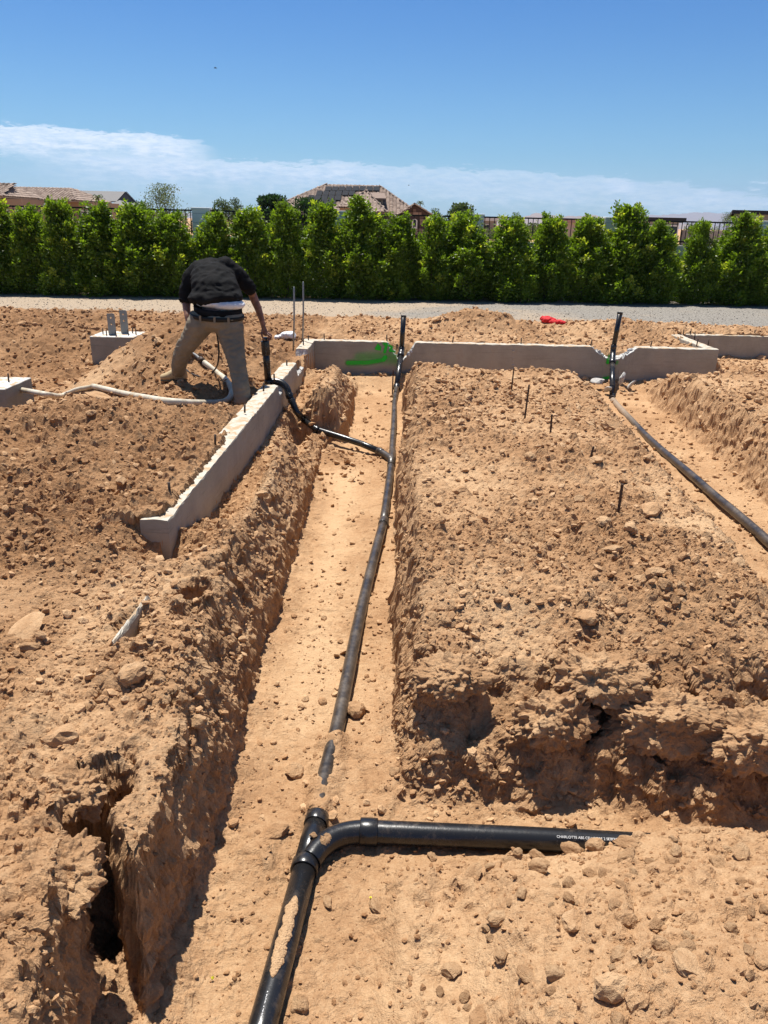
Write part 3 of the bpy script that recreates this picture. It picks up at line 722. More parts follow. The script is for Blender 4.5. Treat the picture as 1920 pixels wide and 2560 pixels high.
# seam with squeezed out mortar
def lumps(name, pts, r0, mat, parent, seed=0, sub=2):
    r = np.random.default_rng(seed); V = []; Fc = []; n0 = 0
    for p in pts:
        v, f = stone_shape(sub, int(r.integers(1, 9999)), 8, .9); s_ = r0*r.uniform(.5, 1.4)
        V.append(v*s_*np.array([1, .6, 1])+np.array(p)); Fc.append(f+n0); n0 += len(v)
    me = new_mesh(name, np.concatenate(V), np.concatenate(Fc)); attr(me, 'raw', np.full(n0, .35)); return link(name, me, mat, parent)
sx_ = P(1290, 865, T).x
lumps('mortar_seam', [(sx_+random.uniform(-.012, .012), FARY-.002, T-.04-.05*i) for i in range(9)], .020, M_CONC, wall, 3)
for nx, h_, s0 in ((n1x, .20, 5), (n2x, .26, 6)):
    pts = []
    for i in range(26):
        sd_ = random.choice((-1, 1)); q = random.random(); pts.append((nx+sd_*(.07+q*h_*.8), FARY+random.uniform(.0, .12), T-.19*(1-q)-.02))
    o = lumps('broken_concrete', pts, .030, M_CONC, wall, s0, 2)
    o.data.attributes['raw'].data.foreach_set('value', np.ones(len(o.data.vertices), F))
M_STEEL = material('dark_steel', lambda t, b, v: t.put(b.inputs['Base Color'], t.mix(t.noise(v, 60, 2), (.03, .025, .022), (.10, .065, .045))), rough=.6, metal=.4)
M_GALV = material('galvanised_steel', lambda t, b, v: t.put(b.inputs['Base Color'], t.mix(t.noise(v, 9, 4), (.22, .235, .23), (.30, .315, .31))), rough=.5, metal=.45)
bolt_m = mesh_of('anchor_bolt', *tube([(0, 0, -.02), (0, 0, .075)], .0085, 8))
def bolt(p, parent, h=1.0, lean=0, r=1.0):
    o = link('anchor_bolt', bolt_m, M_STEEL, parent); o.location = p; o.scale = (r, r, h); o.rotation_euler = (random.uniform(-.08, .08), lean+random.uniform(-.08, .08), 0)
for px, py, h_ in ((411, 1250, 1.1), (519, 1120, 1.0), (594, 1035, .8), (648, 981, .9)): 
    p = P(px, py, T); bolt((wall_x(p.y)-WT*.5, p.y, T+.03), wall, h_)
for px, py, h_ in ((757, 862, 1.0), (766, 850, .9), (708, 914, .9), (679, 952, 1)):
    p = P(px, py, T); bolt((wall_x(p.y)-WT*random.uniform(.35, .65), p.y, T), wall, h_)
for px in (806, 967, 1132, 1299, 1466, 1605): p = P(px, 857, T); bolt((p.x, FARY+WT*.5, T), wall, 1.15)
for px, py in ((1742, 862), (1708, 838), (1726, 836), (1736, 848), (1770, 864), (1884, 838)): p = P(px, py, T); bolt((p.x, min(p.y, YB+.08), T), wall, 1.2)
# spray paint marks: a thin coat on the face of the wall
def paint(name, strokes, x0, x1, z0, z1, seed=0):
    nx, nz = int((x1-x0)/.007), int((z1-z0)/.007); X, Z = np.meshgrid(np.linspace(x0, x1, nx), np.linspace(z0, z1, nz)); x, z = X.ravel().astype(F), Z.ravel().astype(F); al = np.zeros_like(x)
    jit = noise2(x*60, z*60, 3+seed)*.004
    for pts, w, soft, amt in strokes:
        d, _ = seg_dist(x, z, pts); al = np.maximum(al, amt*(1-ss(d+jit, w, w+soft)))
    idx = np.arange(nx*nz).reshape(nz, nx); f = np.stack([idx[:-1, :-1], idx[:-1, 1:], idx[1:, 1:], idx[1:, :-1]], -1).reshape(-1, 4)
    k = al[f].max(1) > .02
    me = new_mesh(name, np.stack([x, np.full_like(x, FARY-.0075), z], 1), f[k], True); attr(me, 'cover', al); return link(name, me, M_PAINT, wall)
M_PAINT = material('green_spray_paint', lambda t, b, v: (t.put(b.inputs['Base Color'], (.015, .58, .03, 1)), t.put(b.inputs['Alpha'], t.new('ShaderNodeAttribute', attribute_name='cover').outputs['Fac'])), rough=.6)
W_ = lambda px, py: (PD(px, py, FARY).x, PD(px, py, FARY).z)
paint('paint_mark', [
    ([W_(945, 862), W_(940, 872), W_(950, 874), W_(946, 864), W_(951, 869)], .012, .006, 1), ([W_(966, 862), W_(962, 880)], .016, .008, 1), ([W_(962, 853), W_(963, 858)], .02, .03, .8),
    ([W_(974, 864), W_(980, 868), W_(975, 877), W_(985, 878)], .014, .006, 1), ([W_(963, 893), W_(959, 899)], .022, .018, .95),
    ([W_(870, 907), W_(920, 906), W_(955, 900)], .012, .05, .75), ([W_(900, 895), W_(950, 893), W_(990, 896)], .02, .11, .35)], W_(850, 900)[0], W_(993, 900)[0], W_(900, 925)[1], T-.012)
paint('paint_mark', [([W_(1524, 890), W_(1519, 906)], .016, .016, .9), ([W_(1520, 946), W_(1510, 948)], .02, .03, .8), ([W_(1543, 905), W_(1542, 908)], .008, .02, .5)], W_(1500, 900)[0], W_(1556, 900)[0], W_(1500, 960)[1], W_(1500, 882)[1], 4)
# ------------------------------------------------------------------ piers
def pier(name, label, x0, y0, wx_, wy_, zb, bolts, plates, rot=0):
    pr = thing(name, label, 'concrete footing', (x0, y0, 0))
    me = boxmesh('block', wx_, wy_, T-zb, .006); bm = bmesh.new(); bm.from_mesh(me); bmesh.ops.subdivide_edges(bm, edges=bm.edges[:], cuts=6, use_grid_fill=True)
    for v in bm.verts: v.co += Vector(noise_vec(v.co*9))*.0025
    bm.to_mesh(me); bm.free(); attr(me, 'raw', np.zeros(len(me.vertices)))
    o = link('footing_block', me, M_PIER, pr); o.location = (0, 0, zb)
    for (bx_, by_) in bolts: bolt((bx_, by_, T), pr, 1.15)
    for (ax, ay, h_, w_) in plates:
        m2 = bracket(h_, w_); q = link('post_bracket', m2, M_GALV, pr); q.location = (ax, ay, T)
    pr.rotation_euler.z = rot
    return pr
from mathutils import noise as mn
def noise_vec(v): return mn.noise_vector(v)
def bracket(h, w):
    "upright steel strap with rounded top corners and two round bolt holes, made as an outline with holes"
    bm = bmesh.new(); c = .02; th = .007; rings = []
    ys = sorted([0, h]+[q+s*.012 for q in (h-.06, h-.15) for s in (-1, 1)])
    outer = [(-w/2, 0), (w/2, 0), (w/2, h-c), (w/2-c*.3, h-c*.3), (w/2-c, h), (-w/2+c*.2, h), (-w/2, h-c*.2)]
    from mathutils.geometry import tessellate_polygon
    holes = [[(.013*math.cos(a)+0, hz+.013*math.sin(a)) for a in np.linspace(0, 2*math.pi, 11)[:-1]] for hz in (h-.06, h-.15)]
    polys = [[Vector((x, 0, z)) for x, z in L_] for L_ in [outer]+holes]; flat_ = [p for L_ in polys for p in L_]
    tri = tessellate_polygon(polys)
    V = [(p.x, -th/2, p.z) for p in flat_]+[(p.x, th/2, p.z) for p in flat_]; n = len(flat_); Fc = [tuple(t) for t in tri]+[tuple(i+n for i in t[::-1]) for t in tri]; s = 0
    for L_ in polys:
        k = len(L_); Fc += [(s+i, s+(i+1) % k, s+(i+1) % k+n, s+i+n) for i in range(k)]; s += k
    me = bpy.data.meshes.new('bracket'); me.from_pydata(V, [], Fc); me.update(); bm.free(); return me
f0, f1 = P(221, 842, T), P(328, 846, T)
wp = f1.x-f0.x; dy = P(240, 828, T).y-f0.y
pier('concrete_pier', 'grey concrete pier with steel post bracket and bolts beside the dirt mound', (f0.x+f1.x)/2, f0.y+dy/2+.05, wp, wp*.95, -.42,
     [(-wp*.33, -.05), (-wp*.24, .12), (-wp*.16, -.2), (wp*.08, -.24), (wp*.28, .1), (wp*.3, -.12), (wp*.42, -.02)], [(-.05, -.10, .30, .11), (.07, .08, .33, .11)])
g1 = P(86, 953, T)
ga, gb = P(11, 973, T), P(86, 944, T)
pier('concrete_pier', 'concrete pier with the white hose lying across it', ga.x-.42, (ga.y+gb.y)/2, .84, gb.y-ga.y, -.45,
     [(.18, -.10), (.30, .05), (-.1, .2)], [(-.30, .0, .2, .1)])
# ------------------------------------------------------------------ black drain pipes
def pipe_m(t, b, v):
    n = t.noise(v, 7, 4, .65); f = t.noise(v, 40, 4, .7)
    ge = t.new('ShaderNodeNewGeometry'); sp = t.new('ShaderNodeSeparateXYZ'); t.l.new(ge.outputs['Normal'], sp.inputs[0])
    d = t.m('MULTIPLY', t.rmp(t.m('ADD', t.m('MULTIPLY', n, .6), t.m('MULTIPLY', f, .45)), .50, .95), t.rmp(sp.outputs[2], -.6, .8, .25, .60))
    at = t.new('ShaderNodeAttribute', attribute_name='dusty'); d = t.m('ADD', d, at.outputs['Fac'], clamp=True)
    t.put(b.inputs['Base Color'], t.mix(d, (.012, .012, .013), (.26, .19, .13))); t.put(b.inputs['Roughness'], t.rmp(d, 0, .6, .27, .8)); bump_node(t, b, f, .0015, .5)
M_PIPE = material('black_abs', pipe_m, rough=.3, spec=.5)
M_PIPED = M_PIPE.copy(); M_PIPED.name = 'dusty_black_abs'
for n_ in M_PIPED.node_tree.nodes:
    if n_.type == 'MAP_RANGE' and abs(n_.inputs[1].default_value-.50) < 1e-4: n_.inputs[1].default_value = .28; n_.inputs[2].default_value = 1.0
drain = thing('drain_pipework', 'black drain pipes in the main trench with two branches and risers', 'drain pipe')
def ppath(L): return [P(px, py, z) for px, py, z in L]
def collar(name, p, d, r, ln, parent=None, mat=None):
    d = d.normalized(); a = p-d*ln/2
    prof = [(0, r*.97), (.04, r), (.5, r), (.96, r), (1, r*.97)]
    V, Fc = tube([a+d*ln*u for u, _ in prof], [q for _, q in prof], 24); return link(name, mesh_of(name, V, Fc), mat or M_PIPE, parent or drain)
rL, rU, rB = .043, .034, .033
ZP = FLOOR+.045
low = ppath([(628, 2680, ZP), (658, 2560, ZP), (712, 2360, ZP), (760, 2178, ZP)])
tubeobj('pipe', low, rL, M_PIPE, drain, 28)
hub1, hub2 = P(762, 2168, ZP), P(791, 2055, ZP-.005)
dm = (hub2-hub1)
wye = thing('wye_fitting', '', ''); del wye['label']; del wye['category']; wye.parent = drain
V, Fc = tube([hub1-dm*.05, hub1+dm*.6, hub2], [rL*1.03, rL*1.02, rL*.96], 28); link('body', mesh_of('b', V, Fc), M_PIPE, wye)
collar('hub', hub1, dm, rL*1.17, .045, wye); collar('hub', hub2+dm*.02, dm, rL*1.10, .05, wye)
el = ppath([(776, 2150, ZP+.006), (796, 2122, ZP+.012), (822, 2101, ZP+.014), (850, 2088, ZP+.014), (880, 2081, ZP+.014), (912, 2079, ZP+.014)])
tubeobj('elbow', el, rL*1.02, M_PIPE, drain, 28, 2)
hz = ppath([(905, 2079, ZP+.014), (920, 2079.5, ZP+.014), (1300, 2096, ZP+.012), (1640, 2114, ZP-.0), (1900, 2128, ZP-.02)])
tubeobj('pipe', hz, rL*1.03, M_PIPE, drain, 32)
collar('coupling', P(922, 2079.5, ZP+.014), hz[2]-hz[1], rL*1.20, .068)
up = ppath([(789, 2062, ZP-.01), (803, 1984, ZP-.022), (818, 1915, ZP-.022), (838, 1845, ZP-.012), (863, 1722, ZP-.006), (896, 1553, ZP-.005), (937, 1384, ZP-.002), (959, 1306, ZP)])
tubeobj('pipe', up, rU, M_PIPED, drain, 24, 1)
collar('coupling', up[-1], up[-1]-up[-2], rU*1.16, .10, mat=M_PIPED)
up2 = ppath([(959, 1306, ZP), (970, 1225, ZP), (977, 1170, ZP), (980, 1140, ZP-.005)])
tubeobj('pipe', up2, rU, M_PIPED, drain, 20, 1)
w2 = thing('wye_fitting', '', ''); del w2['label']; del w2['category']; w2.parent = drain
V, Fc = tube(ppath([(977.5, 1165, ZP), (981, 1128, ZP-.004)]), rU*1.13, 20); link('body', mesh_of('b', V, Fc), M_PIPED, w2)
V, Fc = tube(ppath([(979, 1150, ZP), (968, 1140, ZP+.01), (948, 1128, ZP+.02)]), rB*1.08, 20, True, 1); link('side_arm', mesh_of('b', V, Fc), M_PIPED, w2)
tubeobj('pipe', ppath([(980, 1135, ZP-.01), (982, 1097, ZP-.006), (985, 1051, ZP+.005), (986, 1001, ZP+.03)])+[PD(992, 966, 10.45)], rU*.95, M_PIPED, drain, 20, 1)
b0, b1 = PD(992, 968, 10.42), PD(1002, 888, 10.95)
tubeobj('riser_pipe', [b0, b0.lerp(b1, .5), b1], .040, M_PIPE, drain, 24)
collar('coupling', b0, b1-b0, .049, .07); 
b2, b3 = PD(1004, 872, 11.06), PD(1009, 791, 11.13)
tubeobj('elbow', [b1, PD(1003.5, 880, 11.03), b2], .042, M_PIPE, drain, 24, 2); collar('coupling', b1, b1-b0, .050, .06); collar('coupling', b2, b3-b2, .043, .05)
tubeobj('riser_pipe', [b2, b3], .036, M_PIPE, drain, 24); collar('end_cap', b3, b3-b2, .040, .03)
# branch through the notch of the left wall
br = ppath([(950, 1129, ZP+.02), (905, 1110, -.47), (850, 1092, -.44), (792, 1074, -.38), (760, 1050, -.31)])
tubeobj('pipe', br, rB, M_PIPE, drain, 24); collar('coupling', br[0], br[1]-br[0], rB*1.15, .06, mat=M_PIPED); collar('coupling', br[-2], br[-1]-br[-2], rB*1.22, .05)
Yr = P(676, 957, .06).y+.02
rb_ = PD(676, 956, Yr)
e1 = [br[-1], PD(742, 1030, Yr-.22), PD(729, 1000, Yr-.10), PD(722, 985, Yr-.07)]
tubeobj('pipe', e1, rB*1.05, M_PIPE, drain, 24)
e2 = [PD(724, 990, Yr-.08), PD(718, 970, Yr-.05), PD(706, 958, Yr-.02), PD(690, 953, Yr), PD(668, 955, Yr)]
tubeobj('elbow', e2, rB*1.12, M_PIPE, drain, 24, 2); collar('coupling', e2[0], e2[1]-e2[0], rB*1.30, .05); collar('coupling', e2[0]+(e1[-2]-e1[-1]).normalized()*.06, e2[1]-e2[0], rB*1.25, .03)
r0, r1 = PD(671, 958, Yr), PD(662.5, 852, Yr)
tubeobj('riser_pipe', [r0, r1], .037, M_PIPE, drain, 24); collar('sleeve', r1.lerp(r0, .17), r1-r0, .045, .15); collar('coupling', r0, r1-r0, .043, .07); collar('plug', r1+(r1-r0).normalized()*.012, r1-r0, .028, .05)
RISER_TOP = r1+(r1-r0).normalized()*.03
# soil lying along the top of the near pipe
def soil_cover(name, a, b, r, a0, a1, seed, parent):
    n, m = 90, 14; V = []; T_ = (b-a).normalized(); N = (Vector((0, 0, 1))-T_*T_.z).normalized(); Bn = T_.cross(N); rr_ = np.random.default_rng(seed); q = np.linspace(0, 9, n).astype(F); 
    e0 = noise2(q, q*0, seed)*.22+noise2(q*5, q*0, seed+1)*.10; e1_ = noise2(q, q*0+4, seed+2)*.22+noise2(q*5, q*0+4, seed+3)*.10
    for i in range(n):
        u = i/(n-1); tp = min(1, u*6, (1-u)*5)**.6; c = (a0+a1)/2; h = (a1-a0)/2*tp; lo_, hi_ = c-h+e0[i]*tp, c+h+e1_[i]*tp
        for j in range(m+1):
            an = lo_+(hi_-lo_)*j/m; t_ = .0015+.0075*math.sin(math.pi*j/m)**.5*tp+rr_.normal(0, .0006); 
            if j in (0, m): t_ = -.001
            V.append(a.lerp(b, u)+(N*math.cos(an)+Bn*math.sin(an))*(r+t_))
    Fc = [(i*(m+1)+j, (i+1)*(m+1)+j, (i+1)*(m+1)+j+1, i*(m+1)+j+1) for i in range(n-1) for j in range(m)]
    me = mesh_of(name, V, Fc, False); attr(me, 'tone', np.full(len(V), .12)); return link(name, me, M_DIRT, parent)
soil_cover('soil_cover', P(738, 2262, ZP), P(680, 2470, ZP), rL, -.55, .45, 5, drain)
soil_cover('soil_cover', P(790, 2120, ZP+.014), P(815, 2098, ZP+.014), rL, .2, 1.1, 12, drain)
M_INK = material('white_print', lambda t, b, v: t.put(b.inputs['Base Color'], (.6, .6, .6, 1)), rough=.6)
def text(body, p, d, size, parent, roll=0, r=.045):
    c = bpy.data.curves.new('print', 'FONT'); c.body = body; c.size = size; c.extrude = .0003
    o = bpy.data.objects.new('printed_lettering', c); S.collection.objects.link(o); o.parent = parent; c.materials.append(M_INK)
    X_ = d.normalized(); N = (Vector((0, 0, 1))-X_*X_.z).normalized(); N = Matrix.Rotation(roll, 3, X_) @ N; Y_ = N.cross(X_)
    o.matrix_world = Matrix.Translation(p+N*(r+.0008)-Y_*size*.35) @ Matrix((X_, Y_, N)).transposed().to_4x4()
dh = hz[3]-hz[1]
text('CHARLOTTE ABS CELLCORE 2 SE XX', P(1386, 2100, ZP+.012), dh, .0135, drain, R(30), rL*1.03)
text('CELLCORE ABS DWV 1-4', P(1512, 2106, ZP+.008), dh, .0135, drain, R(30), rL*1.03)
text('ABSRATED', P(680, 2500, ZP), low[0]-low[1], .020, drain, R(20), rL)
# second trench
dr2 = thing('drain_pipe', 'dusty black drain pipe in the second trench rising at the broken wall', 'drain pipe')
Z2 = -.42
p2 = ppath([(1532, 1000, -.46), (1549, 1020, -.455), (1587, 1060, -.45), (1617, 1092, -.445), (1659, 1130, -.44), (1735, 1193, Z2), (1781, 1235, Z2), (1853, 1294, Z2), (1920, 1353, Z2), (2010, 1440, Z2)])
o = tubeobj('pipe', p2, .037, M_PIPED, dr2, 24, 1); du = np.clip((np.array([v.co.y for v in o.data.vertices])-8.6)/.8, 0, 1)*.85; attr(o.data, 'dusty', du)
c0, c1_ = PD(1531, 992, 10.35), PD(1531, 905, 10.88)
tubeobj('pipe', [p2[0]-(p2[1]-p2[0])*.2, PD(1530, 996, 10.28), c0], .038, M_PIPED, dr2, 24, 1)
tubeobj('riser_pipe', [c0, c1_], .040, M_PIPE, dr2, 24); collar('coupling', c0, c1_-c0, .047, .06, dr2)
c2_, c3_ = PD(1534, 868, 11.06), PD(1550, 783, 11.10)
tubeobj('elbow', [c1_, PD(1532, 890, 11.0), PD(1532.5, 880, 11.05), c2_], .041, M_PIPE, dr2, 24, 2); collar('coupling', c1_, c1_-c0, .048, .06, dr2); collar('coupling', c2_, c3_-c2_, .043, .06, dr2)
tubeobj('riser_pipe', [c2_, c3_], .035, M_PIPE, dr2, 24); collar('end_cap', c3_, c3_-c2_, .040, .03, dr2)
# broken pieces at the foot of the second notch
for i, (px, py, w, lab) in enumerate(((1497, 952, 44, 'flat white slab of broken concrete left of the second riser foot'), (1555, 945, 26, 'upright pointed white concrete shard right of the second riser'), (1520, 972, 34, 'grey broken concrete chunk beneath the second riser elbow'), (1577, 962, 34, 'low pale concrete fragment at the wall foot beyond the second riser'))):
    p = PD(px, py, 10.7 if i != 2 else 10.4); v, f = stone_shape(2, 70+i, 12, .5 if i != 1 else 1.6); me = new_mesh('frag', v, f); attr(me, 'raw', np.full(len(v), .8))
    s_ = w*11/1900/2; o = link('concrete_fragment', me, M_CONC, loc=p, label=lab, category='concrete piece'); o.scale = (s_, s_*.8, s_*(.8 if i != 1 else .9)); o.rotation_euler = (.2, .3*i, i)
# ------------------------------------------------------------------ rebar stakes
M_RUST = material('rusty_rebar', lambda t, b, v: t.put(b.inputs['Base Color'], t.mix(t.noise(v, 50, 3), (.035, .024, .018), (.12, .07, .045))), rough=.75, metal=.2)
def rebar(p0, p1, r, label, ribs=True, mat=None):
    d = p1-p0; L = d.length; n = max(3, int(L/.006)) if ribs else 6
    V, Fc = tube([(0, 0, L*i/n) for i in range(n+1)], [r*(1+.16*((i//2) % 2)) if ribs else r for i in range(n+1)], 8)
    o = link('rebar_stake', mesh_of('rebar', V, Fc), mat or M_RUST, label=label, category='rebar'); o.location = p0; o.rotation_euler = d.to_track_quat('Z', 'Y').to_euler(); return o
for px0, py0, px1, py1, z0, r_, lab in ((1275, 995, 1285, 920, -.05, .007, 'thin dark rebar in front of the mortar seam of the far wall'), (1310, 1052, 1323, 962, .0, .008, 'tall rusty rebar on the crest of the right bank, second from the far wall'),
        (1376, 1090, 1380, 1036, .0, .008, 'short upright rebar in the middle of the right bank'), (1464, 1178, 1484, 1116, .0, .008, 'leaning dark rebar above the long ribbed one'), (1542, 1304, 1556, 1210, .02, .0085, 'long ribbed grey rebar with twisted pattern in the right bank'),
        (981, 978, 983, 925, -.43, .008, 'short rebar standing left of the far black riser')):
    a_ = P(px0, py0, z0); b_ = PD(px1, py1, a_.y); rebar(a_-Vector((0, 0, .1)), b_, r_, lab)
for px0, py0, px1, py1, lab in ((733, 868, 735, 722, 'left and shorter of the two slim silver poles by the wall corner'), (756, 848, 758, 709, 'right and taller of the two slim silver poles by the wall corner')):
    b_ = PD(px0, py0, 10.95 if px0 > 740 else 10.6); t_ = PD(px1, py1, b_.y+.02)
    V, Fc = tube([b_-Vector((0, 0, .05)), b_.lerp(t_, .5)+Vector((.008, 0, 0)), t_, t_+Vector((0, 0, .03))], [.012, .012, .012, .003], 10)
    link('metal_pole', mesh_of('pole', V, Fc), M_GALV, label=lab, category='pole')
# ------------------------------------------------------------------ foliage
def leaf_m(dark, light, young):
    def f(t, b, v):
        a = t.new('ShaderNodeAttribute', attribute_name='hue')
        c = t.mix(t.rmp(a.outputs['Fac'], 0, .6, kind='LINEAR'), dark, light); c = t.mix(t.rmp(a.outputs['Fac'], .72, 1.0), c, young)
        t.put(b.inputs['Base Color'], c)
        out = [n for n in t.n if n.type == 'OUTPUT_MATERIAL'][0]
        tr = t.new('ShaderNodeBsdfTranslucent'); t.put(tr.inputs[0], t.mix(1.0, c, (1.5, 1.7, .6), 'MULTIPLY')); mx = t.new('ShaderNodeMixShader'); mx.inputs[0].default_value = .45
        t.l.new(b.outputs[0], mx.inputs[1]); t.l.new(tr.outputs[0], mx.inputs[2]); t.l.new(mx.outputs[0], out.inputs[0])
    return f
M_LEAF = material('hedge_leaf', leaf_m((.060, .102, .008), (.185, .255, .022), (.46, .46, .06)), rough=.42, spec=.45)
M_TREE = material('tree_leaf', leaf_m((.035, .055, .022), (.075, .10, .040), (.12, .14, .06)), rough=.6, spec=.3)
M_PINE = material('pine_leaf', leaf_m((.014, .034, .014), (.030, .060, .026), (.05, .09, .04)), rough=.6, spec=.25)
M_OLIVE = material('olive_leaf', leaf_m((.06, .075, .045), (.12, .14, .085), (.17, .18, .11)), rough=.6, spec=.3)
M_BARK = material('bark', lambda t, b, v: t.put(b.inputs['Base Color'], t.mix(t.noise(v, 14, 4), (.06, .042, .03), (.16, .12, .09))), rough=.9)
def leaves_mesh(name, pos, size, hue, seed, up=.35, aspect=.42, outward=None):
    "one folded four-cornered leaf (two triangles) at each point"
    r = np.random.default_rng(seed); n = len(pos)
    d = r.normal(size=(n, 3)); d[:, 2] += up*2.2
    if outward is not None: d += outward*1.0
    d /= np.linalg.norm(d, axis=1)[:, None]
    s = np.cross(d, r.normal(size=(n, 3))); s /= np.linalg.norm(s, axis=1)[:, None]
    nn = np.cross(d, s); L = size[:, None]
    a = pos; b_ = pos+d*L*.5+s*L*aspect*.5+nn*L*.08; c = pos+d*L; e = pos+d*L*.5-s*L*aspect*.5+nn*L*.08
    co = np.stack([a, b_, c, e], 1).reshape(-1, 3); i = np.arange(n)[:, None]*4
    f = np.concatenate([i+np.array([0, 1, 2]), i+np.array([0, 2, 3])])
    me = new_mesh(name, co, f); attr(me, 'hue', np.repeat(hue, 4)); return me
def shrub_variant(k):
    r = np.random.default_rng(500+k); n = 15500; H = 2.0
    # upright shoots round a tapering body
    ns = 95; sa = r.uniform(0, 6.283, ns); sz = r.uniform(.05, .97, ns)**.9; prof = lambda t: np.interp(t, [0, .06, .25, .5, .72, .88, 1.0], [.34, .50, .54, .42, .24, .12, .03])
    sh = r.integers(0, ns, n); t = r.random(n)
    base_z = sz[sh]; rad = prof(base_z)*(.62+.45*r.random(ns)[sh]); ln = (.16+.20*r.random(ns))[sh]
    ax = np.stack([np.cos(sa)*.45, np.sin(sa)*.45, np.ones(ns)], 1)[sh]
    org = np.stack([np.cos(sa[sh])*rad, np.sin(sa[sh])*rad, base_z*H-.1], 1)
    w = (.085*(1-t)**.7+.012)[:, None]
    pos = org+ax*(t*ln)[:, None]+r.normal(size=(n, 3))*w*np.array([1, 1, 1.0])
    m = r.random(n) < .34; zi = r.random(n)**1.1; ri = prof(zi)*np.sqrt(r.random(n))*.92; an = r.uniform(0, 6.283, n)
    ins = np.stack([np.cos(an)*ri, np.sin(an)*ri, zi*H], 1); pos = np.where(m[:, None], ins, pos)
    pos[:, 2] = np.clip(pos[:, 2], .02, 2.2)
    hue = np.clip(r.beta(2.2, 2.6, n)*.72+(t > .72)*.10+(.10*np.sin(sa*3+k))[sh], 0, .72)
    young = (r.random(ns) < (.10 if k % 3 else .22))[sh] & (t > .55) & ~m; hue = np.where(young, r.uniform(.78, 1, n), hue)
    out = pos*np.array([1, 1, 0]); out /= np.maximum(np.linalg.norm(out, axis=1), .05)[:, None]
    return leaves_mesh('hedge_foliage', pos.astype(F), r.uniform(.05, .095, n), hue, k, .5, .5, out*.6)
SHV = [shrub_variant(k) for k in range(6)]
for m_ in SHV: m_.materials.append(M_LEAF)
def stems_mesh(seed, h=1.5, n=5, spread=.2):
    r = random.Random(seed); V = []; Fc = []
    for i in range(n):
        a = r.uniform(0, 6.28); p = [(0.03*math.cos(a), .03*math.sin(a), -.05), (spread*.5*math.cos(a), spread*.5*math.sin(a), h*.45), (spread*math.cos(a), spread*math.sin(a), h*r.uniform(.8, 1))]
        v, f = tube(p, [.016, .011, .004], 6); k = len(V); V += v; Fc += [[q+k for q in x] for x in f]
    return mesh_of('stems', V, Fc)
STM = [stems_mesh(i) for i in range(3)]
for m_ in STM: m_.materials.append(M_BARK)
HL, HR = P(0, 733, 0), P(1920, 762, 0)
def hline(px, off=0):
    "ground point of the hedge line seen in the direction of column px"
    d = ray(px, 745); dv = HR-HL; nrm = Vector((-dv.y, dv.x, 0)).normalized(); t = (HL.dot(nrm)+off)/(d.x*nrm.x+d.y*nrm.y); return Vector((d.x*t, d.y*t, 0))
SHR = [(-75, 520, 1), (12, 514, 1.0), (93, 528, .85), (178, 508, .85), (268, 520, 1.1), (352, 520, 1.15), (440, 540, 1.0), (540, 545, .95), (632, 532, .95), (722, 522, .85), (806, 515, .95), (905, 508, 1.15), (992, 545, 1.0), (1078, 548, .9),
       (1160, 545, 1.1), (1262, 552, 1.05), (1362, 548, .9), (1452, 550, 1.0), (1545, 520, 1.15), (1628, 565, .95), (1722, 562, .8), (1822, 548, 1.1), (1905, 575, .95), (1990, 560, 1)]
HLAB = {1: 'hedge shrub at the left end of the hedge with bushy rounded top', 2: 'slim olive green shrub between the left end shrub and the first fence pillar', 3: 'narrow dark shrub in front of the first fence pillar', 4: 'broad full green shrub in the left part of the hedge', 5: 'broad rounded shrub left of the yellowish one',
        6: 'yellow tipped shrub just left of the worker', 7: 'green shrub behind the worker and right of the second pillar', 8: 'dense round topped shrub behind the worker at his right', 9: 'slim brownish topped shrub left of the two silver poles', 10: 'tall shrub just left of the third pillar', 11: 'tallest pointed shrub right beside the third pillar',
        12: 'low wide shrub below the arched stone gable', 13: 'shrub with stone house wall showing at its left', 14: 'bushy shrub below the fourth pillar', 15: 'fine leaved shrub right of the fourth pillar', 16: 'slender shrub in the gap before the fifth pillar', 17: 'full shrub left of the fifth pillar',
        18: 'tallest shrub of the right half with two light tipped shoots', 19: 'yellowish shrub right of the tallest two shooted one', 20: 'thin reddish brown topped shrub before the pinkish yard', 21: 'big spreading shrub hiding the last pillar', 22: 'shrub at the right end of the hedge', 0: 'shrub at the far left edge beyond the first one', 23: 'shrub at the far right edge beyond the last one'}
for i, (px, py, w) in enumerate(SHR):
    b0_ = hline(px+random.uniform(-4, 4)); b0_.y += random.uniform(-.07, .07); top = PD(px, py, b0_.y).z
    pr = thing('hedge_shrub', HLAB[i], 'shrub', b0_, 'shrubs of the hedge'); k = (i*5+i//6) % 6
    f = link('foliage', SHV[k], None, pr); f.scale = (w*1.15, w*1.1, top/2.03); f.rotation_euler.z = random.uniform(0, 6.28)
    s_ = link('stem', STM[i % 3], None, pr); s_.scale = (1, 1, top/2)
# ------------------------------------------------------------------ fence
def cmu(t, b, v):
    oi = t.new('ShaderNodeObjectInfo')
    c = t.mix(t.noise(v, 30, 3, .7), (.86, .82, .74), (.90, .87, .80)); c = t.mix(t.m('MULTIPLY', oi.outputs['Random'], .3), c, (.78, .75, .68)); t.put(b.inputs['Base Color'], c); bump_node(t, b, t.noise(v, 160, 2), .004, .6)
M_CMU = material('painted_block', cmu, rough=.9)
M_IRON = material('black_iron', lambda t, b, v: t.put(b.inputs['Base Color'], (.014, .013, .013, 1)), rough=.5)
M_MORT = material('mortar', lambda t, b, v: t.put(b.inputs['Base Color'], (.36, .36, .34, 1)), rough=.95)
dv = (HR-HL).normalized(); ANG = math.atan2(dv.y, dv.x); OFF = .95
def fpt(px): return hline(px, OFF)
pil = [fpt(q) for q in (-160, 170, 517, 845, 1174, 1504, 1861, 2240)]
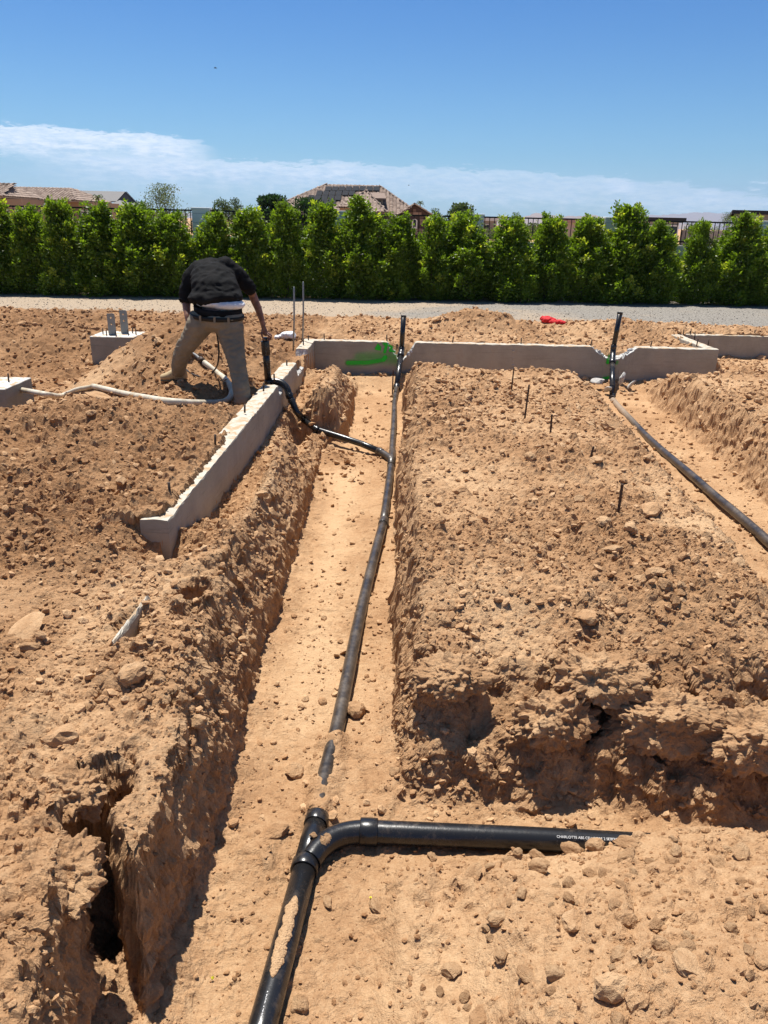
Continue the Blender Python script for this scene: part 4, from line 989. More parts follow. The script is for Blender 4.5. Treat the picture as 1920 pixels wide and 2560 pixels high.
RAIL_L = PD(60, 513, fpt(60).y).z; PTOP = PD(517, 519, fpt(517).y).z; RAIL = PD(1000, 536, fpt(1000).y).z; PZ = PD(845, 527, fpt(845).y).z
RAIL_L = PD(1400, 548, fpt(1400).y).z
RB = PD(100, 572, fpt(100).y).z; WTOP = RB-.07
PW = .40
pm = boxmesh('block', PW, PW, .193, .005); pc = boxmesh('cap', PW+.03, PW+.03, .05, .006); core = boxmesh('core', PW-.03, PW-.03, 1, 0)
for m_ in (pm, pc): m_.materials.append(M_CMU)
core.materials.append(M_MORT)
PL = ['fence pillar beyond the left edge of the photo', 'pale block pillar half hidden by the narrow dark shrub near the tan house', 'clear white block pillar behind the worker between tree and fence', 'white block pillar in front of the tiled house', 'block pillar top just right of the stone gable house', 'low showing pillar left of the tallest two shooted shrub', 'pillar near the flat roofed building at the right', 'fence pillar beyond the right edge of the photo']
for i, p in enumerate(pil):
    o = thing('fence_pillar', PL[i], 'pillar', p, 'pillars of the boundary wall'); o.rotation_euler.z = ANG
    z = 0; k = 0
    c_ = link('mortar_core', core, None, o); c_.scale.z = PZ-.055
    while z < PZ-.10:
        q = link('block', pm, None, o); q.location = (0, 0, z); q.scale.z = min(1, (PZ-.055-z)/.193); z += .200; k += 1
    q = link('cap', pc, None, o); q.location = (0, 0, PZ-.05)
bw = boxmesh('block', .39, .19, .193, .004); bw.materials.append(M_CMU); pk = boxmesh('picket', .016, .016, 1, 0); pk.materials.append(M_IRON); rl = boxmesh('rail', 1, .034, .034, 0); rl.materials.append(M_IRON)
WL_ = ['far left', 'left', 'second', 'third', 'fourth', 'fifth', 'right']
fn_l = ['iron picket panel at the far left before the tan house', 'iron picket panel between the first and second pillars', 'iron picket panel behind the worker right of the second pillar', 'iron picket panel before the tiled house with solar panels', 'iron picket panel in front of the distant mountains', 'iron picket panel before the dark garage building', 'iron picket panel at the right edge of the photo']
bl_l = ['block wall piece under the far left fence panel', 'block wall piece between the first and second pillars', 'block wall piece right of the second pillar behind the worker', 'block wall piece right of the third pillar', 'block wall piece right of the fourth pillar', 'block wall piece right of the fifth pillar', 'block wall piece at the right edge of the photo']
for i in range(len(pil)-1):
    A, B = pil[i], pil[i+1]; L = (B-A).length-PW; c = (A+B)/2
    o = thing('block_wall', bl_l[i], 'wall', c, 'pieces of the boundary wall'); o.rotation_euler.z = ANG
    cr = link('mortar_core', core, None, o); cr.scale = (L/(PW-.03), .16/(PW-.03), WTOP-.004)
    nb = int(L/.4)+1; zc = WTOP-.2; row = 0
    while zc > .55:
        for k in range(nb+1):
            x0 = -L/2+(k-(.5 if row % 2 else 0))*.4; x1 = min(x0+.39, L/2-.005); x0 = max(x0, -L/2+.005)
            if x1-x0 < .05: continue
            q = link('block', bw, None, o); q.location = ((x0+x1)/2, 0, zc); q.scale.x = (x1-x0)/.39
        zc -= .2; row += 1
    f = thing('fence_panel', fn_l[i], 'fence', c+Vector((0, 0, WTOP)), 'iron panels of the fence'); f.rotation_euler.z = ANG
    for z_ in (RAIL-WTOP-.034, RB-WTOP): q = link('rail', rl, None, f); q.location = (0, 0, z_); q.scale.x = L-.004
    n = int(L/.118); 
    for k in range(n): q = link('picket', pk, None, f); q.location = (-L/2+L*(k+.5)/n, 0, .02); q.scale.z = RAIL-WTOP-.04
# ------------------------------------------------------------------ buildings beyond the fence
def flatm(name, col, col2=None, sc=3, rough=.85, spec=.2, **k): return material(name, lambda t, b, v: t.put(b.inputs['Base Color'], t.mix(t.noise(v, sc, 4), col, col2 or tuple(c*1.2 for c in col))), rough=rough, spec=spec, **k)
M_STUC = flatm('tan_stucco', (.34, .24, .16), (.38, .275, .19)); M_STUC2 = flatm('grey_stucco', (.27, .24, .20)); M_GREYW = flatm('blue_grey_siding', (.10, .105, .12)); M_WHITE = flatm('white_trim', (.62, .60, .57))
M_GLASS = material('dark_glass', lambda t, b, v: t.put(b.inputs['Base Color'], (.012, .013, .016, 1)), rough=.08, spec=.6)
M_PANEL = material('solar_cell', lambda t, b, v: t.put(b.inputs['Base Color'], (.006, .007, .010, 1)), rough=.6, spec=.08)
M_FAR = flatm('pale_wall', (.50, .38, .30), (.60, .48, .40), 1)
def tile_m(t, b, v):
    oi = t.new('ShaderNodeObjectInfo'); n = t.noise(v, 5, 3, .7); n2 = t.noise(v, .9, 3, .6)
    at = t.new('ShaderNodeAttribute', attribute_name='hue')
    c = t.mix(t.rmp(t.m('ADD', t.m('MULTIPLY', n, .5), t.m('ADD', t.m('MULTIPLY', oi.outputs['Random'], .25), t.m('MULTIPLY', at.outputs['Fac'], .5))), .25, .8), (.18, .125, .095), (.35, .265, .21))
    t.put(b.inputs['Base Color'], c)
M_TILE = material('clay_tile', tile_m, rough=.85)
M_SHIN = flatm('grey_shingle', (.16, .155, .15), (.24, .23, .225), 8)
def tile_mesh(w=.30, l=.42, h=.06):
    xs = [-.5, -.38, -.2, 0, .2, .38, .5]; zs = [0, .55, .93, 1, .93, .55, 0]
    V = [(x*w, 0, z*h+.03) for x, z in zip(xs, zs)]+[(x*w*.94, l, z*h*.8) for x, z in zip(xs, zs)]+[(x*w, 0, z*h-.0) for x, z in zip(xs, zs)]
    n = 7; Fc = [(i, i+1, n+i+1, n+i) for i in range(n-1)]+[(2*n+i, 2*n+i+1, i+1, i) for i in range(n-1)]
    return V, Fc
TV, TF = tile_mesh()
def roof_slope(poly, parent, individual=0, tw=.30, tl=.36, name='roof_tile', seed=0):
    """tiles over a planar roof polygon whose first edge is the eave; up to `individual` as objects, the rest one mesh"""
    P0, P1 = Vector(poly[0]), Vector(poly[1]); ux = (P1-P0).normalized(); nz = ux.cross(Vector(poly[2])-P0).normalized()
    if nz.z < 0: nz = -nz
    uy = nz.cross(ux); 
    if (Vector(poly[2])-P0).dot(uy) < 0: uy = -uy
    q2 = [((Vector(p)-P0).dot(ux), (Vector(p)-P0).dot(uy)) for p in poly]
    def inside(a, b):
        c = False; n = len(q2)
        for i in range(n):
            (x1, y1), (x2, y2) = q2[i], q2[(i+1) % n]
            if (y1 > b) != (y2 > b) and a < (x2-x1)*(b-y1)/(y2-y1)+x1: c = not c
        return c
    x0, x1 = min(a for a, _ in q2), max(a for a, _ in q2); y1 = max(b for _, b in q2); M = Matrix((ux, uy, nz)).transposed(); spots = []
    yv = .01
    while yv < y1:
        xv = x0+tw/2
        while xv < x1:
            if inside(xv, yv+.05): spots.append((xv, yv))
            xv += tw
        yv += tl
    me = mesh_of('roof_deck', [Vector(p)-nz*.03 for p in poly], [list(range(len(poly)))], False); link('roof_deck', me, M_TILE, parent)
    tm = bpy.data.meshes.new('tile'); tm.from_pydata(TV, [], TF); tm.materials.append(M_TILE)
    for (a, b) in spots[:individual]:
        o = link(name, tm, None, parent); o.matrix_local = Matrix.Translation(P0+ux*a+uy*b) @ M.to_4x4()
    rest = np.array(spots[individual:])
    if len(rest):
        tv = np.array(TV, F); Mn = np.array(M, F); n = len(rest); co = (tv@Mn.T)[None]+(np.array(P0)[None]+rest[:, :1]*np.array(ux)+rest[:, 1:]*np.array(uy))[:, None, :]
        fa = (np.array(TF)[None]+(np.arange(n)*len(tv))[:, None, None]).reshape(-1, 4); me = new_mesh('tiles', co.reshape(-1, 3), fa)
        attr(me, 'hue', np.repeat(np.random.default_rng(seed).random(n), len(tv))); link('roof_tiles', me, M_TILE, parent, kind='stuff')
def ridge(a, b, parent, step=.36, sc=1.0):
    "half round ridge tiles butted in a row, one joined part"
    a, b = Vector(a), Vector(b); L = (b-a).length; n = max(1, int(L/step)); d = (b-a)/n; tv = np.array([(x*sc, y*1.05*sc, z*1.25*sc) for x, y, z in TV], F)
    q = np.array(d.to_track_quat('Y', 'Z').to_matrix(), F); tv = tv@q.T; co = tv[None]+np.array([a+d*i+Vector((0, 0, -.03)) for i in range(n)], F)[:, None]
    fa = (np.array(TF)[None]+(np.arange(n)*len(tv))[:, None, None]).reshape(-1, 4); me = new_mesh('ridge', co.reshape(-1, 3), fa); attr(me, 'hue', np.full(n*len(tv), .2)); link('ridge_tiles', me, M_TILE, parent, kind='stuff')
def prism(name, poly, h0, mat, parent, d=None):
    "vertical walls: ground polygon poly (x, y) from z h0[0] to h0[1]"
    n = len(poly); V = [(x, y, h0[0]) for x, y in poly]+[(x, y, h0[1]) for x, y in poly]
    Fc = [(i, (i+1) % n, (i+1) % n+n, i+n) for i in range(n)]+[list(range(n, 2*n))]
    return link(name, mesh_of(name, V, Fc, False), mat, parent)
def hipped(parent, x0, x1, y0, y1, ze, zr, rx0, rx1, indiv=0, seed=0, tl=.36, tw=.30, front_only=True, mat=None):
    ym = (y0+y1)/2; A, B, C, D = (x0, y0, ze), (x1, y0, ze), (x1, y1, ze), (x0, y1, ze); r0_, r1_ = (rx0, ym, zr), (rx1, ym, zr)
    roof_slope([A, B, r1_, r0_] if rx1-rx0 > .05 else [A, B, r0_], parent, indiv, tw, tl, seed=seed)
    roof_slope([B, C, r1_], parent, 0, tw, tl, seed=seed+1); roof_slope([D, A, r0_], parent, 0, tw, tl, seed=seed+2)
    link('roof_deck', mesh_of('back', [C, D, r0_, r1_], [[0, 1, 2, 3]], False), M_TILE, parent)
    link('roof_soffit', mesh_of('soffit', [(x, y, z-.12) for x, y, z in (A, B, C, D)]+[A, B, C, D], [[0, 1, 2, 3], [0, 1, 5, 4], [1, 2, 6, 5], [2, 3, 7, 6], [3, 0, 4, 7]], False), M_STUC, parent)
    for a, b in ((A, r0_), (B, r1_), (r0_, r1_)): 
        if (Vector(a)-Vector(b)).length > .3: ridge(a, b, parent)
# tan house at the left
h1 = thing('tile_roofed_house', 'tan stucco house with brown clay tile roofs at the far left', 'house')
Y0 = 72.0; K = Y0/31
e0, e1_ = PD(104, 499, Y0), PD(262, 504, Y0)
hipped(h1, e0.x-6*K, PD(262, 504, Y0+7).x, Y0, Y0+9, (e0.z+e1_.z)/2, PD(115, 470, Y0+4.5).z, PD(-20, 466, Y0+4.5).x, PD(182, 477, Y0+4.5).x, 0, 1)
f0_, f1_ = PD(-120, 487, Y0-7), PD(84, 493, Y0-7)
hipped(h1, f0_.x, PD(84, 493, Y0-1).x, Y0-7, Y0+2, f1_.z+.02, PD(0, 459, Y0-2.5).z, f0_.x+3, PD(0, 459, Y0-2.5).x, 0, 4)
prism('wall', [(f0_.x, Y0-6.2), (f1_.x-1.4, Y0-6.2), (f1_.x-1.4, Y0+.9), (e1_.x-1.4, Y0+.9), (e1_.x-1.4, Y0+8), (f0_.x, Y0+8)], (-.3, e0.z-.10), M_STUC, h1)
def window(parent, x0, x1, z0, z1, y, arch=False, fr=.07):
    w = link('window', None, None, parent) if False else None
    n = 9; out = [(x0, z0), (x1, z0), (x1, z1)]; 
    if arch: cx, r_ = (x0+x1)/2, (x1-x0)/2; out = [(x0, z0), (x1, z0)]+[(cx+r_*math.cos(a), z1-r_+r_*math.sin(a)) for a in np.linspace(0, math.pi, n)]
    else: out.append((x0, z1))
    m = len(out); cx, cz = sum(a for a, _ in out)/m, sum(b for _, b in out)/m
    big = [(cx+(a-cx)*(1+2*fr/(x1-x0)), cz+(b-cz)*(1+2*fr/(z1-z0))) for a, b in out]
    V = [(a, y-.06, b) for a, b in big]+[(a, y-.06, b) for a, b in out]+[(a, y+.05, b) for a, b in big]+[(a, y-.01, b) for a, b in out]
    Fc = [(i, (i+1) % m, (i+1) % m+m, i+m) for i in range(m)]+[(i, (i+1) % m, (i+1) % m+2*m, i+2*m) for i in range(m)]+[(i+m, (i+1) % m+m, (i+1) % m+3*m, i+3*m) for i in range(m)]
    f = link('window', mesh_of('frame', V, Fc, False), M_WHITE, parent); link('pane', mesh_of('pane', [(a, y-.012, b) for a, b in out], [list(range(m))], False), M_GLASS, f); return f
a_, b_ = PD(55, 522, Y0-6.2), PD(66, 548, Y0-6.2); window(h1, a_.x, b_.x, b_.z, a_.z, Y0-6.2, fr=.12)
a_, b_ = PD(205, 530, Y0+.9), PD(222, 556, Y0+.9); window(h1, a_.x, b_.x, b_.z, a_.z, Y0+.9, fr=.12)
# grey house
h2 = thing('shingle_house', 'grey shingle roofed house with a blue grey gable behind the tan house', 'house')
Yg = 104.0
def poly(name, pts, mat, parent, th=None):
    V = [Vector(p) for p in pts]; n = len(V); Fc = [list(range(n))]
    if th: V += [v+Vector(th) for v in V]; Fc += [list(range(n, 2*n))[::-1]]+[(i, (i+1) % n, (i+1) % n+n, i+n) for i in range(n)]
    return link(name, mesh_of(name, V, Fc, False), mat, parent)
pk_ = PD(313, 480, Yg); gl, gr_ = PD(292, 502, Yg), PD(343, 512, Yg)
poly('gable', [PD(293, 500, Yg), PD(343, 512, Yg), PD(343, 570, Yg), PD(293, 570, Yg)][:0]+[pk_, gl, Vector((gl.x, Yg, .3)), Vector((gr_.x, Yg, .3)), gr_], M_GREYW, h2, (0, .2, 0))
bk = PD(140, 475, Yg+4)
rA = [Vector((gl.x, Yg-.3, gl.z)), Vector((pk_.x, Yg-.3, pk_.z+.05)), PD(135, 474.5, Yg-.3), PD(100, 500, Yg-.3)]
poly('roof', [PD(292, 503, Yg-.3), PD(313, 479, Yg+3), PD(130, 474.5, Yg+3), PD(90, 500, Yg-.3)], M_SHIN, h2, (0, 0, -.12))
poly('roof', [PD(314, 479.5, Yg-.35), PD(346, 513, Yg-.35), PD(346, 513, Yg+7), PD(314, 479.5, Yg+7)], M_SHIN, h2, (.12, 0, .05))
poly('roof', [PD(270, 512, Yg-4), PD(300, 500, Yg-.4), PD(340, 509, Yg-.4), PD(366, 524, Yg-4)], M_SHIN, h2, (0, 0, -.12))
poly('bargeboard', [PD(293, 501.5, Yg-.4), PD(313, 479.5, Yg-.4), PD(345, 512, Yg-.4), PD(345, 515, Yg-.4), PD(313, 482, Yg-.4), PD(293, 504, Yg-.4)], M_IRON, h2, (0, .1, 0))
q0, q1 = PD(272, 514, Yg-3.6), PD(364, 524, Yg-3.6)
prism('wall', [(q0.x-3, Yg-3.5), (q1.x-.3, Yg-3.5), (q1.x-.3, Yg+6), (q0.x-3, Yg+6)], (0, q1.z-.15), M_STUC2, h2)
# big tiled house with solar panels
h3 = thing('solar_roof_house', 'large tan house with hipped clay tile roof, black solar panels and a stone gable', 'house')
Yh = 66.0; D2 = 9.0
eL, eR = PD(640, 548, Yh), PD(1062, 547, Yh)
ze = PD(900, 541, Yh).z; zr = PD(900, 464, Yh+D2).z; rx0, rx1 = PD(812, 464, Yh+D2).x, PD(950, 465, Yh+D2).x
hipped(h3, eL.x, eR.x, Yh, Yh+2*D2, ze, zr, rx0, rx1, 0, 10, .36, .30)
prism('wall', [(eL.x+.6, Yh+.6), (eR.x-.6, Yh+.6), (eR.x-.6, Yh+2*D2-.6), (eL.x+.6, Yh+2*D2-.6)], (-.5, ze-.1), M_STUC2, h3)
slope = (zr-ze)/D2
def on_slope(px, py, off=.12):
    "point of the front slope seen there"
    d = ray(px, py); t = (ze+off-CAMZ-slope*Yh)/(d.z-slope*d.y); return Vector((d.x*t, d.y*t, CAMZ+d.z*t))
for (x0, x1, y0, y1, n) in ((811, 949, 467.5, 477.5, 8), (789, 887, 478.5, 489, 6), (767, 852, 489.8, 501.5, 5), (800, 838, 502.3, 513, 2)):
    for k in range(n):
        u0, u1 = k/n, (k+1)/n; g_ = .06; qs = [on_slope(x0+(x1-x0)*u0, y1+.02*(k)), on_slope(x0+(x1-x0)*u1, y1), on_slope(x0+(x1-x0)*u1, y0), on_slope(x0+(x1-x0)*u0, y0)]
        xa, xb = qs[0].x+.03, qs[1].x-.03; qs = [Vector((xa, qs[0].y, qs[0].z)), Vector((xb, qs[0].y, qs[0].z)), Vector((xb, qs[2].y, qs[2].z)), Vector((xa, qs[2].y, qs[2].z))]
        poly('solar_panel', qs, M_PANEL, h3, (0, -.02, .06))
# front hips
c_ = PD(916, 477, Yh+1); b0_, b1_ = PD(822, 528, Yh-4), PD(968, 533, Yh-4)
hipped(h3, b0_.x, b1_.x, Yh-4, Yh+6, b1_.z+.05, PD(916, 477, Yh+1).z, c_.x-.02, c_.x, 0, 30, .36, .30)
prism('wall', [(b0_.x+.6, Yh-3.5), (b1_.x-.6, Yh-3.5), (b1_.x-.6, Yh+1), (b0_.x+.6, Yh+1)], (-.5, b1_.z), M_STUC, h3)
# turret with eight sloping faces
tc_ = PD(888, 497, Yh-6.5); tr_ = abs(PD(842, 520, Yh-6.5).x-tc_.x); te = PD(888, 520, Yh-6.5).z
prism('turret', [(tc_.x+tr_*.85*math.cos(a), Yh-6.5+tr_*.85*math.sin(a)) for a in np.linspace(0, 2*math.pi, 9)[:-1]], (-.5, te), M_STUC, h3)
for k in range(8):
    a0_, a1_ = math.pi/8+k*math.pi/4, math.pi/8+(k+1)*math.pi/4; A_ = (tc_.x+tr_*math.cos(a0_), Yh-6.5+tr_*math.sin(a0_), te); B_ = (tc_.x+tr_*math.cos(a1_), Yh-6.5+tr_*math.sin(a1_), te)
    roof_slope([A_, B_, (tc_.x, Yh-6.5, tc_.z)], h3, 0, .30, .36, seed=40+k)
    if math.sin(a0_) < .4: ridge(A_, (tc_.x, Yh-6.5, tc_.z), h3, .6)
# dormer
d0, d1 = on_slope(920, 516), on_slope(956, 517)
Yd = d0.y-.2; t0 = PD(918, 499, Yd); t1 = PD(957, 500, Yd)
prism('dormer_wall', [(t0.x, Yd), (t1.x, Yd), (t1.x, Yd+4), (t0.x, Yd+4)], (d0.z-.8, t0.z), M_STUC2, h3)
poly('dormer_louvre', [Vector((t0.x+.15, Yd-.03, d0.z+.05)), Vector((t1.x-.15, Yd-.03, d0.z+.05)), Vector((t1.x-.15, Yd-.03, t0.z-.1)), Vector((t0.x+.15, Yd-.03, t0.z-.1))], M_GLASS, h3)
poly('dormer_roof', [Vector((t0.x-.4, Yd-.5, t0.z)), Vector((t1.x+.3, Yd-.5, t1.z)), Vector((t1.x+.1, Yd+4, t1.z+.55)), Vector((t0.x, Yd+4, t0.z+.55))], M_TILE, h3, (0, 0, .12))
# stone gable wing
Ys = Yh-7
gp, g0, g1 = PD(1036, 513, Ys), PD(993, 541, Ys), PD(1079, 540, Ys)
def stone_m(t, b, v):
    oi = t.new('ShaderNodeObjectInfo'); t.put(b.inputs['Base Color'], t.mix(oi.outputs['Random'], (.12, .075, .055), (.36, .26, .20)))
M_STONE = material('ledge_stone', stone_m, rough=.9)
M_STONED = flatm('stone_joint', (.075, .05, .04))
sxL, sxR = PD(1008, 600, Ys).x, PD(1069, 600, Ys).x
poly('gable_wall', [Vector((sxL, Ys, -.3)), Vector((sxR, Ys, -.3)), Vector((sxR, Ys, g1.z)), Vector((g1.x, Ys, g1.z)), gp, Vector((g0.x, Ys, g0.z)), Vector((sxL, Ys, g0.z))], M_STONED, h3, (0, 6, 0))
sm_ = boxmesh('stone', 1, .05, 1, 0); sm_.materials.append(M_STONE); zz = -.2; r_ = random.Random(4)
wins = [(PD(x0, 0, Ys).x, PD(x1, 0, Ys).x) for x0, x1 in ((1011.5, 1018.5), (1031, 1039), (1051, 1059))]; wz0, wz1 = PD(1035, 567, Ys).z, PD(1035, 549, Ys).z
ns_ = 0
while zz < gp.z-.2:
    hh = .22; lim = (sxL, sxR) if zz < g1.z else (gp.x-(gp.x-g0.x)*(gp.z-zz-hh)/(gp.z-g0.z)+.25, gp.x+(g1.x-gp.x)*(gp.z-zz-hh)/(gp.z-g1.z)-.25); xx = lim[0]
    while xx < lim[1]-.1 and ns_ < 290:
        w_ = min(r_.uniform(.25, .6), lim[1]-xx)
        if not (wz0-.25 < zz < wz1+.1 and any(a-.2 < xx+w_/2 < b+.2 for a, b in wins)):
            o = link('stone', sm_, None, h3); o.location = (xx+w_/2, Ys-.03+r_.uniform(-.02, .02), zz); o.scale = (w_-.03, 1, hh-.03); ns_ += 1
        xx += w_
    zz += hh
for a, b in wins: window(h3, a, b, wz0, wz1, Ys-.06, True, .09)
for pa, pb in ((g0, gp), (gp, g1)):
    poly('roof', [pa+Vector((0, -.4, .05)), pb+Vector((0, -.4, .05)), pb+Vector((0, 8, .05)), pa+Vector((0, 8, .05))], M_TILE, h3, (0, 0, .12))
ridge(g0+Vector((0, -.4, .1)), gp+Vector((0, -.4, .1)), h3, .45); ridge(g1+Vector((0, -.4, .1)), gp+Vector((0, -.4, .1)), h3, .45)
a_, b_ = PD(949, 549, Yh-3.5), PD(975, 570, Yh-3.5); 
prism('portico', [(a_.x-.5, Yh-3.2), (b_.x+1.3, Yh-3.2), (b_.x+1.3, Yh), (a_.x-.5, Yh)], (-.5, ze-.2), M_STUC2, h3)
window(h3, PD(962, 0, Yh-3.3).x, PD(981, 0, Yh-3.3).x, .0, PD(970, 551, Yh-3.3).z, Yh-3.3)
# low buildings, yard walls at the right
def block_building(name, label, x0, x1, ytop, Yb, depth, mat, fascia=None, wins=(), zb=-.3):
    t = thing(name, label, 'building'); a, b = PD(x0, ytop, Yb), PD(x1, ytop+(x1-x0)*.0225, Yb); z = (a.z+b.z)/2; c, d = PD(x1, ytop, Yb+depth), PD(x0, ytop, Yb+depth)
    prism('wall', [(a.x, Yb), (b.x, Yb), (c.x, Yb+depth), (d.x, Yb+depth)], (zb, z), mat, t)
    e = .3; prism('roof', [(a.x-e, Yb-e), (b.x+e, Yb-e), (c.x+e, Yb+depth+e), (d.x-e, Yb+depth+e)], (z+.002, z+.0045*Yb), fascia or M_IRON, t)
    for (wx0, wx1, wy0, wy1) in wins:
        p, q = PD(wx0, wy0, Yb), PD(wx1, wy1, Yb); window(t, p.x, q.x, q.z, p.z, Yb-.01)
    return t
block_building('low_building', 'low tan building with a wide dark garage opening behind the fence', 1582, 1698, 552, 48, 8, M_STUC2, M_IRON, ((1588, 1640, 565, 600), (1644, 1688, 565, 600)))
block_building('flat_roofed_building', 'grey tan flat roofed building at the right edge with a dark fascia', 1836, 2060, 535, 55, 14, M_STUC2, M_IRON)
block_building('low_house', 'small pinkish house with brown window between the fifth pillar and slender shrub', 1374, 1440, 556, 85, 9, M_FAR, flatm('pink_roof', (.40, .25, .2)), ((1388, 1412, 563, 578),))
block_building('low_house', 'pale flat house right of the fourth pillar', 1203, 1242, 552, 100, 9, M_STUC2, M_WHITE, ((1212, 1222, 562, 572),))
yw = thing('yard_wall', 'long plain grey tan yard wall beyond the fence at the right', 'wall')
a, b = PD(1705, 575, 50), PD(2100, 583, 50); zt = a.z
for k in range(14):
    xa = a.x+(b.x-a.x)*k/14; m = boxmesh('wp', (b.x-a.x)/14-.03, .2, zt+.3, .01); o = link('wall_panel', m, M_STUC2, yw); o.location = (xa+(b.x-a.x)/28, 50, -.3)
# ------------------------------------------------------------------ trees beyond the fence
def tree(label, px, ptop, Yt, wpx, mat, shape=.5, n=5200, seed=0, name='tree', zbot=.22, leaf=.5, clumps=26, loose=.0):
    base = PD(px, 600, Yt); top = PD(px, ptop, Yt).z; w = wpx/FPX*Yt/2*1.03; t = thing(name, label, 'tree', (base.x, Yt, -.2)); H = top+.2; r = np.random.default_rng(seed)
    cz = r.uniform(zbot, .96, clumps)**.9; ca = r.uniform(0, 6.28, clumps); env = np.sin(np.pi*np.clip((cz-zbot+.06)/(1.03-zbot), 0, 1))**shape; cr = w*env*np.sqrt(r.uniform(.1, 1, clumps))*.8; cs = w*r.uniform(.30, .46, clumps)*(1.35 if mat == M_TREE else 1)
    k = r.integers(0, clumps, n); g = r.normal(size=(n, 3)); g /= np.linalg.norm(g, axis=1)[:, None]; g *= (r.random(n)**.45)[:, None]*cs[k][:, None]*(1+loose*r.random(n)[:, None])
    pos = np.stack([np.cos(ca[k])*cr[k]+g[:, 0], np.sin(ca[k])*cr[k]+g[:, 1], np.minimum(cz[k]*H*.97+g[:, 2]*.8, H)], 1)
    hue = np.clip(r.normal(.38, .2, n)+.15*np.sin(k*7), 0, .9)
    me = leaves_mesh('crown', pos.astype(F), r.uniform(.6, 1.2, n)*leaf*w*(.34 if mat != M_OLIVE else .2), hue, seed, .3, .5); link('crown', me, mat, t)
    V, Fc = tube([(0, 0, 0), (.04*w, 0, H*.3), (0, .03*w, H*.75)], [w*.07, w*.055, w*.02], 8); 
    for j in range(7):
        c_ = j*3 % clumps; v, f = tube([(0, 0, H*(.22+.04*j)), (math.cos(ca[c_])*cr[c_]*.5, math.sin(ca[c_])*cr[c_]*.5, H*(.3+.05*j)), (math.cos(ca[c_])*cr[c_], math.sin(ca[c_])*cr[c_], cz[c_]*H)], [w*.035, w*.022, w*.008], 6); q = len(V); V += v; Fc += [[i+q for i in x] for x in f]
    link('trunk', mesh_of('trunk', V, Fc), M_BARK, t); return t
tree('wispy grey green tree with open twiggy crown right of the grey house', 418, 462, 40, 102, M_OLIVE, .45, 5200, 1, loose=.8, leaf=.42, clumps=34)
tree('round full tree left of two behind the second pillar', 556, 497, 58, 56, M_TREE, .5, 3200, 2)
tree('round full tree right of two behind the second pillar', 592, 494, 60, 44, M_TREE, .5, 3000, 3)
tree('dark dense evergreen tree with feathery tips left of the solar roof', 686, 491, 45, 88, M_PINE, .35, 5200, 4, zbot=.42)
tree('dark evergreen tree in front of the solar panels', 772, 499, 46, 92, M_PINE, .35, 5200, 5, zbot=.30)
tree('small dark tree at the right corner of the stone gable', 1088, 522, 75, 36, M_TREE, .5, 2200, 6)
tree('low wide tree left of the fourth pillar', 1150, 513, 70, 86, M_TREE, .55, 4200, 7)
tree('small green treetop above the fence beside the slender shrub', 1286, 533, 90, 34, M_TREE, .5, 1800, 8)
tree('wispy grey tree beside the flat roofed building', 1812, 531, 60, 50, M_OLIVE, .5, 2600, 9, loose=.8, leaf=.42)
tree('green shrubby tree in front of the tan house', 130, 497, 27, 56, M_OLIVE, .6, 3000, 10, loose=.3)
tree('small dark tree before the flat roofed building', 1905, 545, 45, 34, M_TREE, .5, 1600, 12)
tree('sapling standing in the yard before the long plain wall', 1755, 575, 44, 22, M_OLIVE, .5, 900, 13)
for i, (px, pt, Yt, w) in enumerate(((1195, 562, 90, 60), (1330, 560, 110, 50), (1350, 566, 80, 34), (1735, 560, 85, 60), (1790, 563, 80, 50), (1222, 570, 60, 40), (1890, 560, 75, 70), (365, 505, 90, 50), (480, 520, 95, 60), (636, 530, 95, 50), (1440, 560, 150, 80))):
    tree(['low distant tree just right of the fourth pillar', 'low distant tree right of the small green treetop', 'tiny distant tree before the fifth pillar', 'low distant tree above the yard right of the low garage building', 'low distant tree left of the wispy grey tree at the right', 'low tree in front of the pale flat house', 'low tree under the flat roofed building', 'low distant tree between the wispy tree and the grey gable', 'low distant tree left of the two round trees', 'low distant tree between the round trees and dark evergreen', 'small far tree left of the fifth pillar below the hills'][i], px, pt, Yt, w, M_TREE if i % 2 else M_OLIVE, .5, 1100, 20+i, zbot=.1)
for o in bpy.data.objects:
    if o.name.startswith('tree') and o.get('label', '').startswith(('low', 'tiny distant', 'small far')): o['group'] = 'low distant trees'
def palm(label, px, ptop, Yt, wpx, trunk=True, seed=0):
    top = PD(px, ptop, Yt).z; base = PD(px, 600, Yt); w = wpx/FPX*Yt/2; t = thing('palm_tree', label, 'palm tree', (base.x, Yt, -.2)); H = top-w*.5; r = random.Random(seed); n = 22
    link('trunk', mesh_of('trunk', *tube([(0, 0, 0), (.05*w, 0, H*.5), (0, 0, H+.2)], [w*.16, w*.12, w*.10], 8)), M_BARK, t)
    for k in range(n):
        a = k*2.4; e = .15+1.2*k/n; V = []; Fc = []; L = w*1.1
        for j in range(9):
            u = j/8; rr_ = L*u*math.cos(e*.8)*(1); z = H+.2+L*u*math.sin(e)-w*.75*u*u*(1.3-.4*e); c = Vector((math.cos(a)*rr_, math.sin(a)*rr_, z)); sd_ = Vector((-math.sin(a), math.cos(a), 0))*w*.17*math.sin(math.pi*min(u+.12, 1))**.7
            V += [c-sd_-Vector((0, 0, w*.10*u)), c, c+sd_-Vector((0, 0, w*.10*u))]
        for j in range(8): Fc += [(3*j, 3*j+1, 3*j+4, 3*j+3), (3*j+1, 3*j+2, 3*j+5, 3*j+4)] if j % 2 == 0 else [(3*j, 3*j+1, 3*j+4), (3*j+1, 3*j+2, 3*j+4)]
        me = mesh_of('frond', V, Fc, False); attr(me, 'hue', np.full(len(V), .3+.3*r.random())); link('frond', me, M_TREE, t)
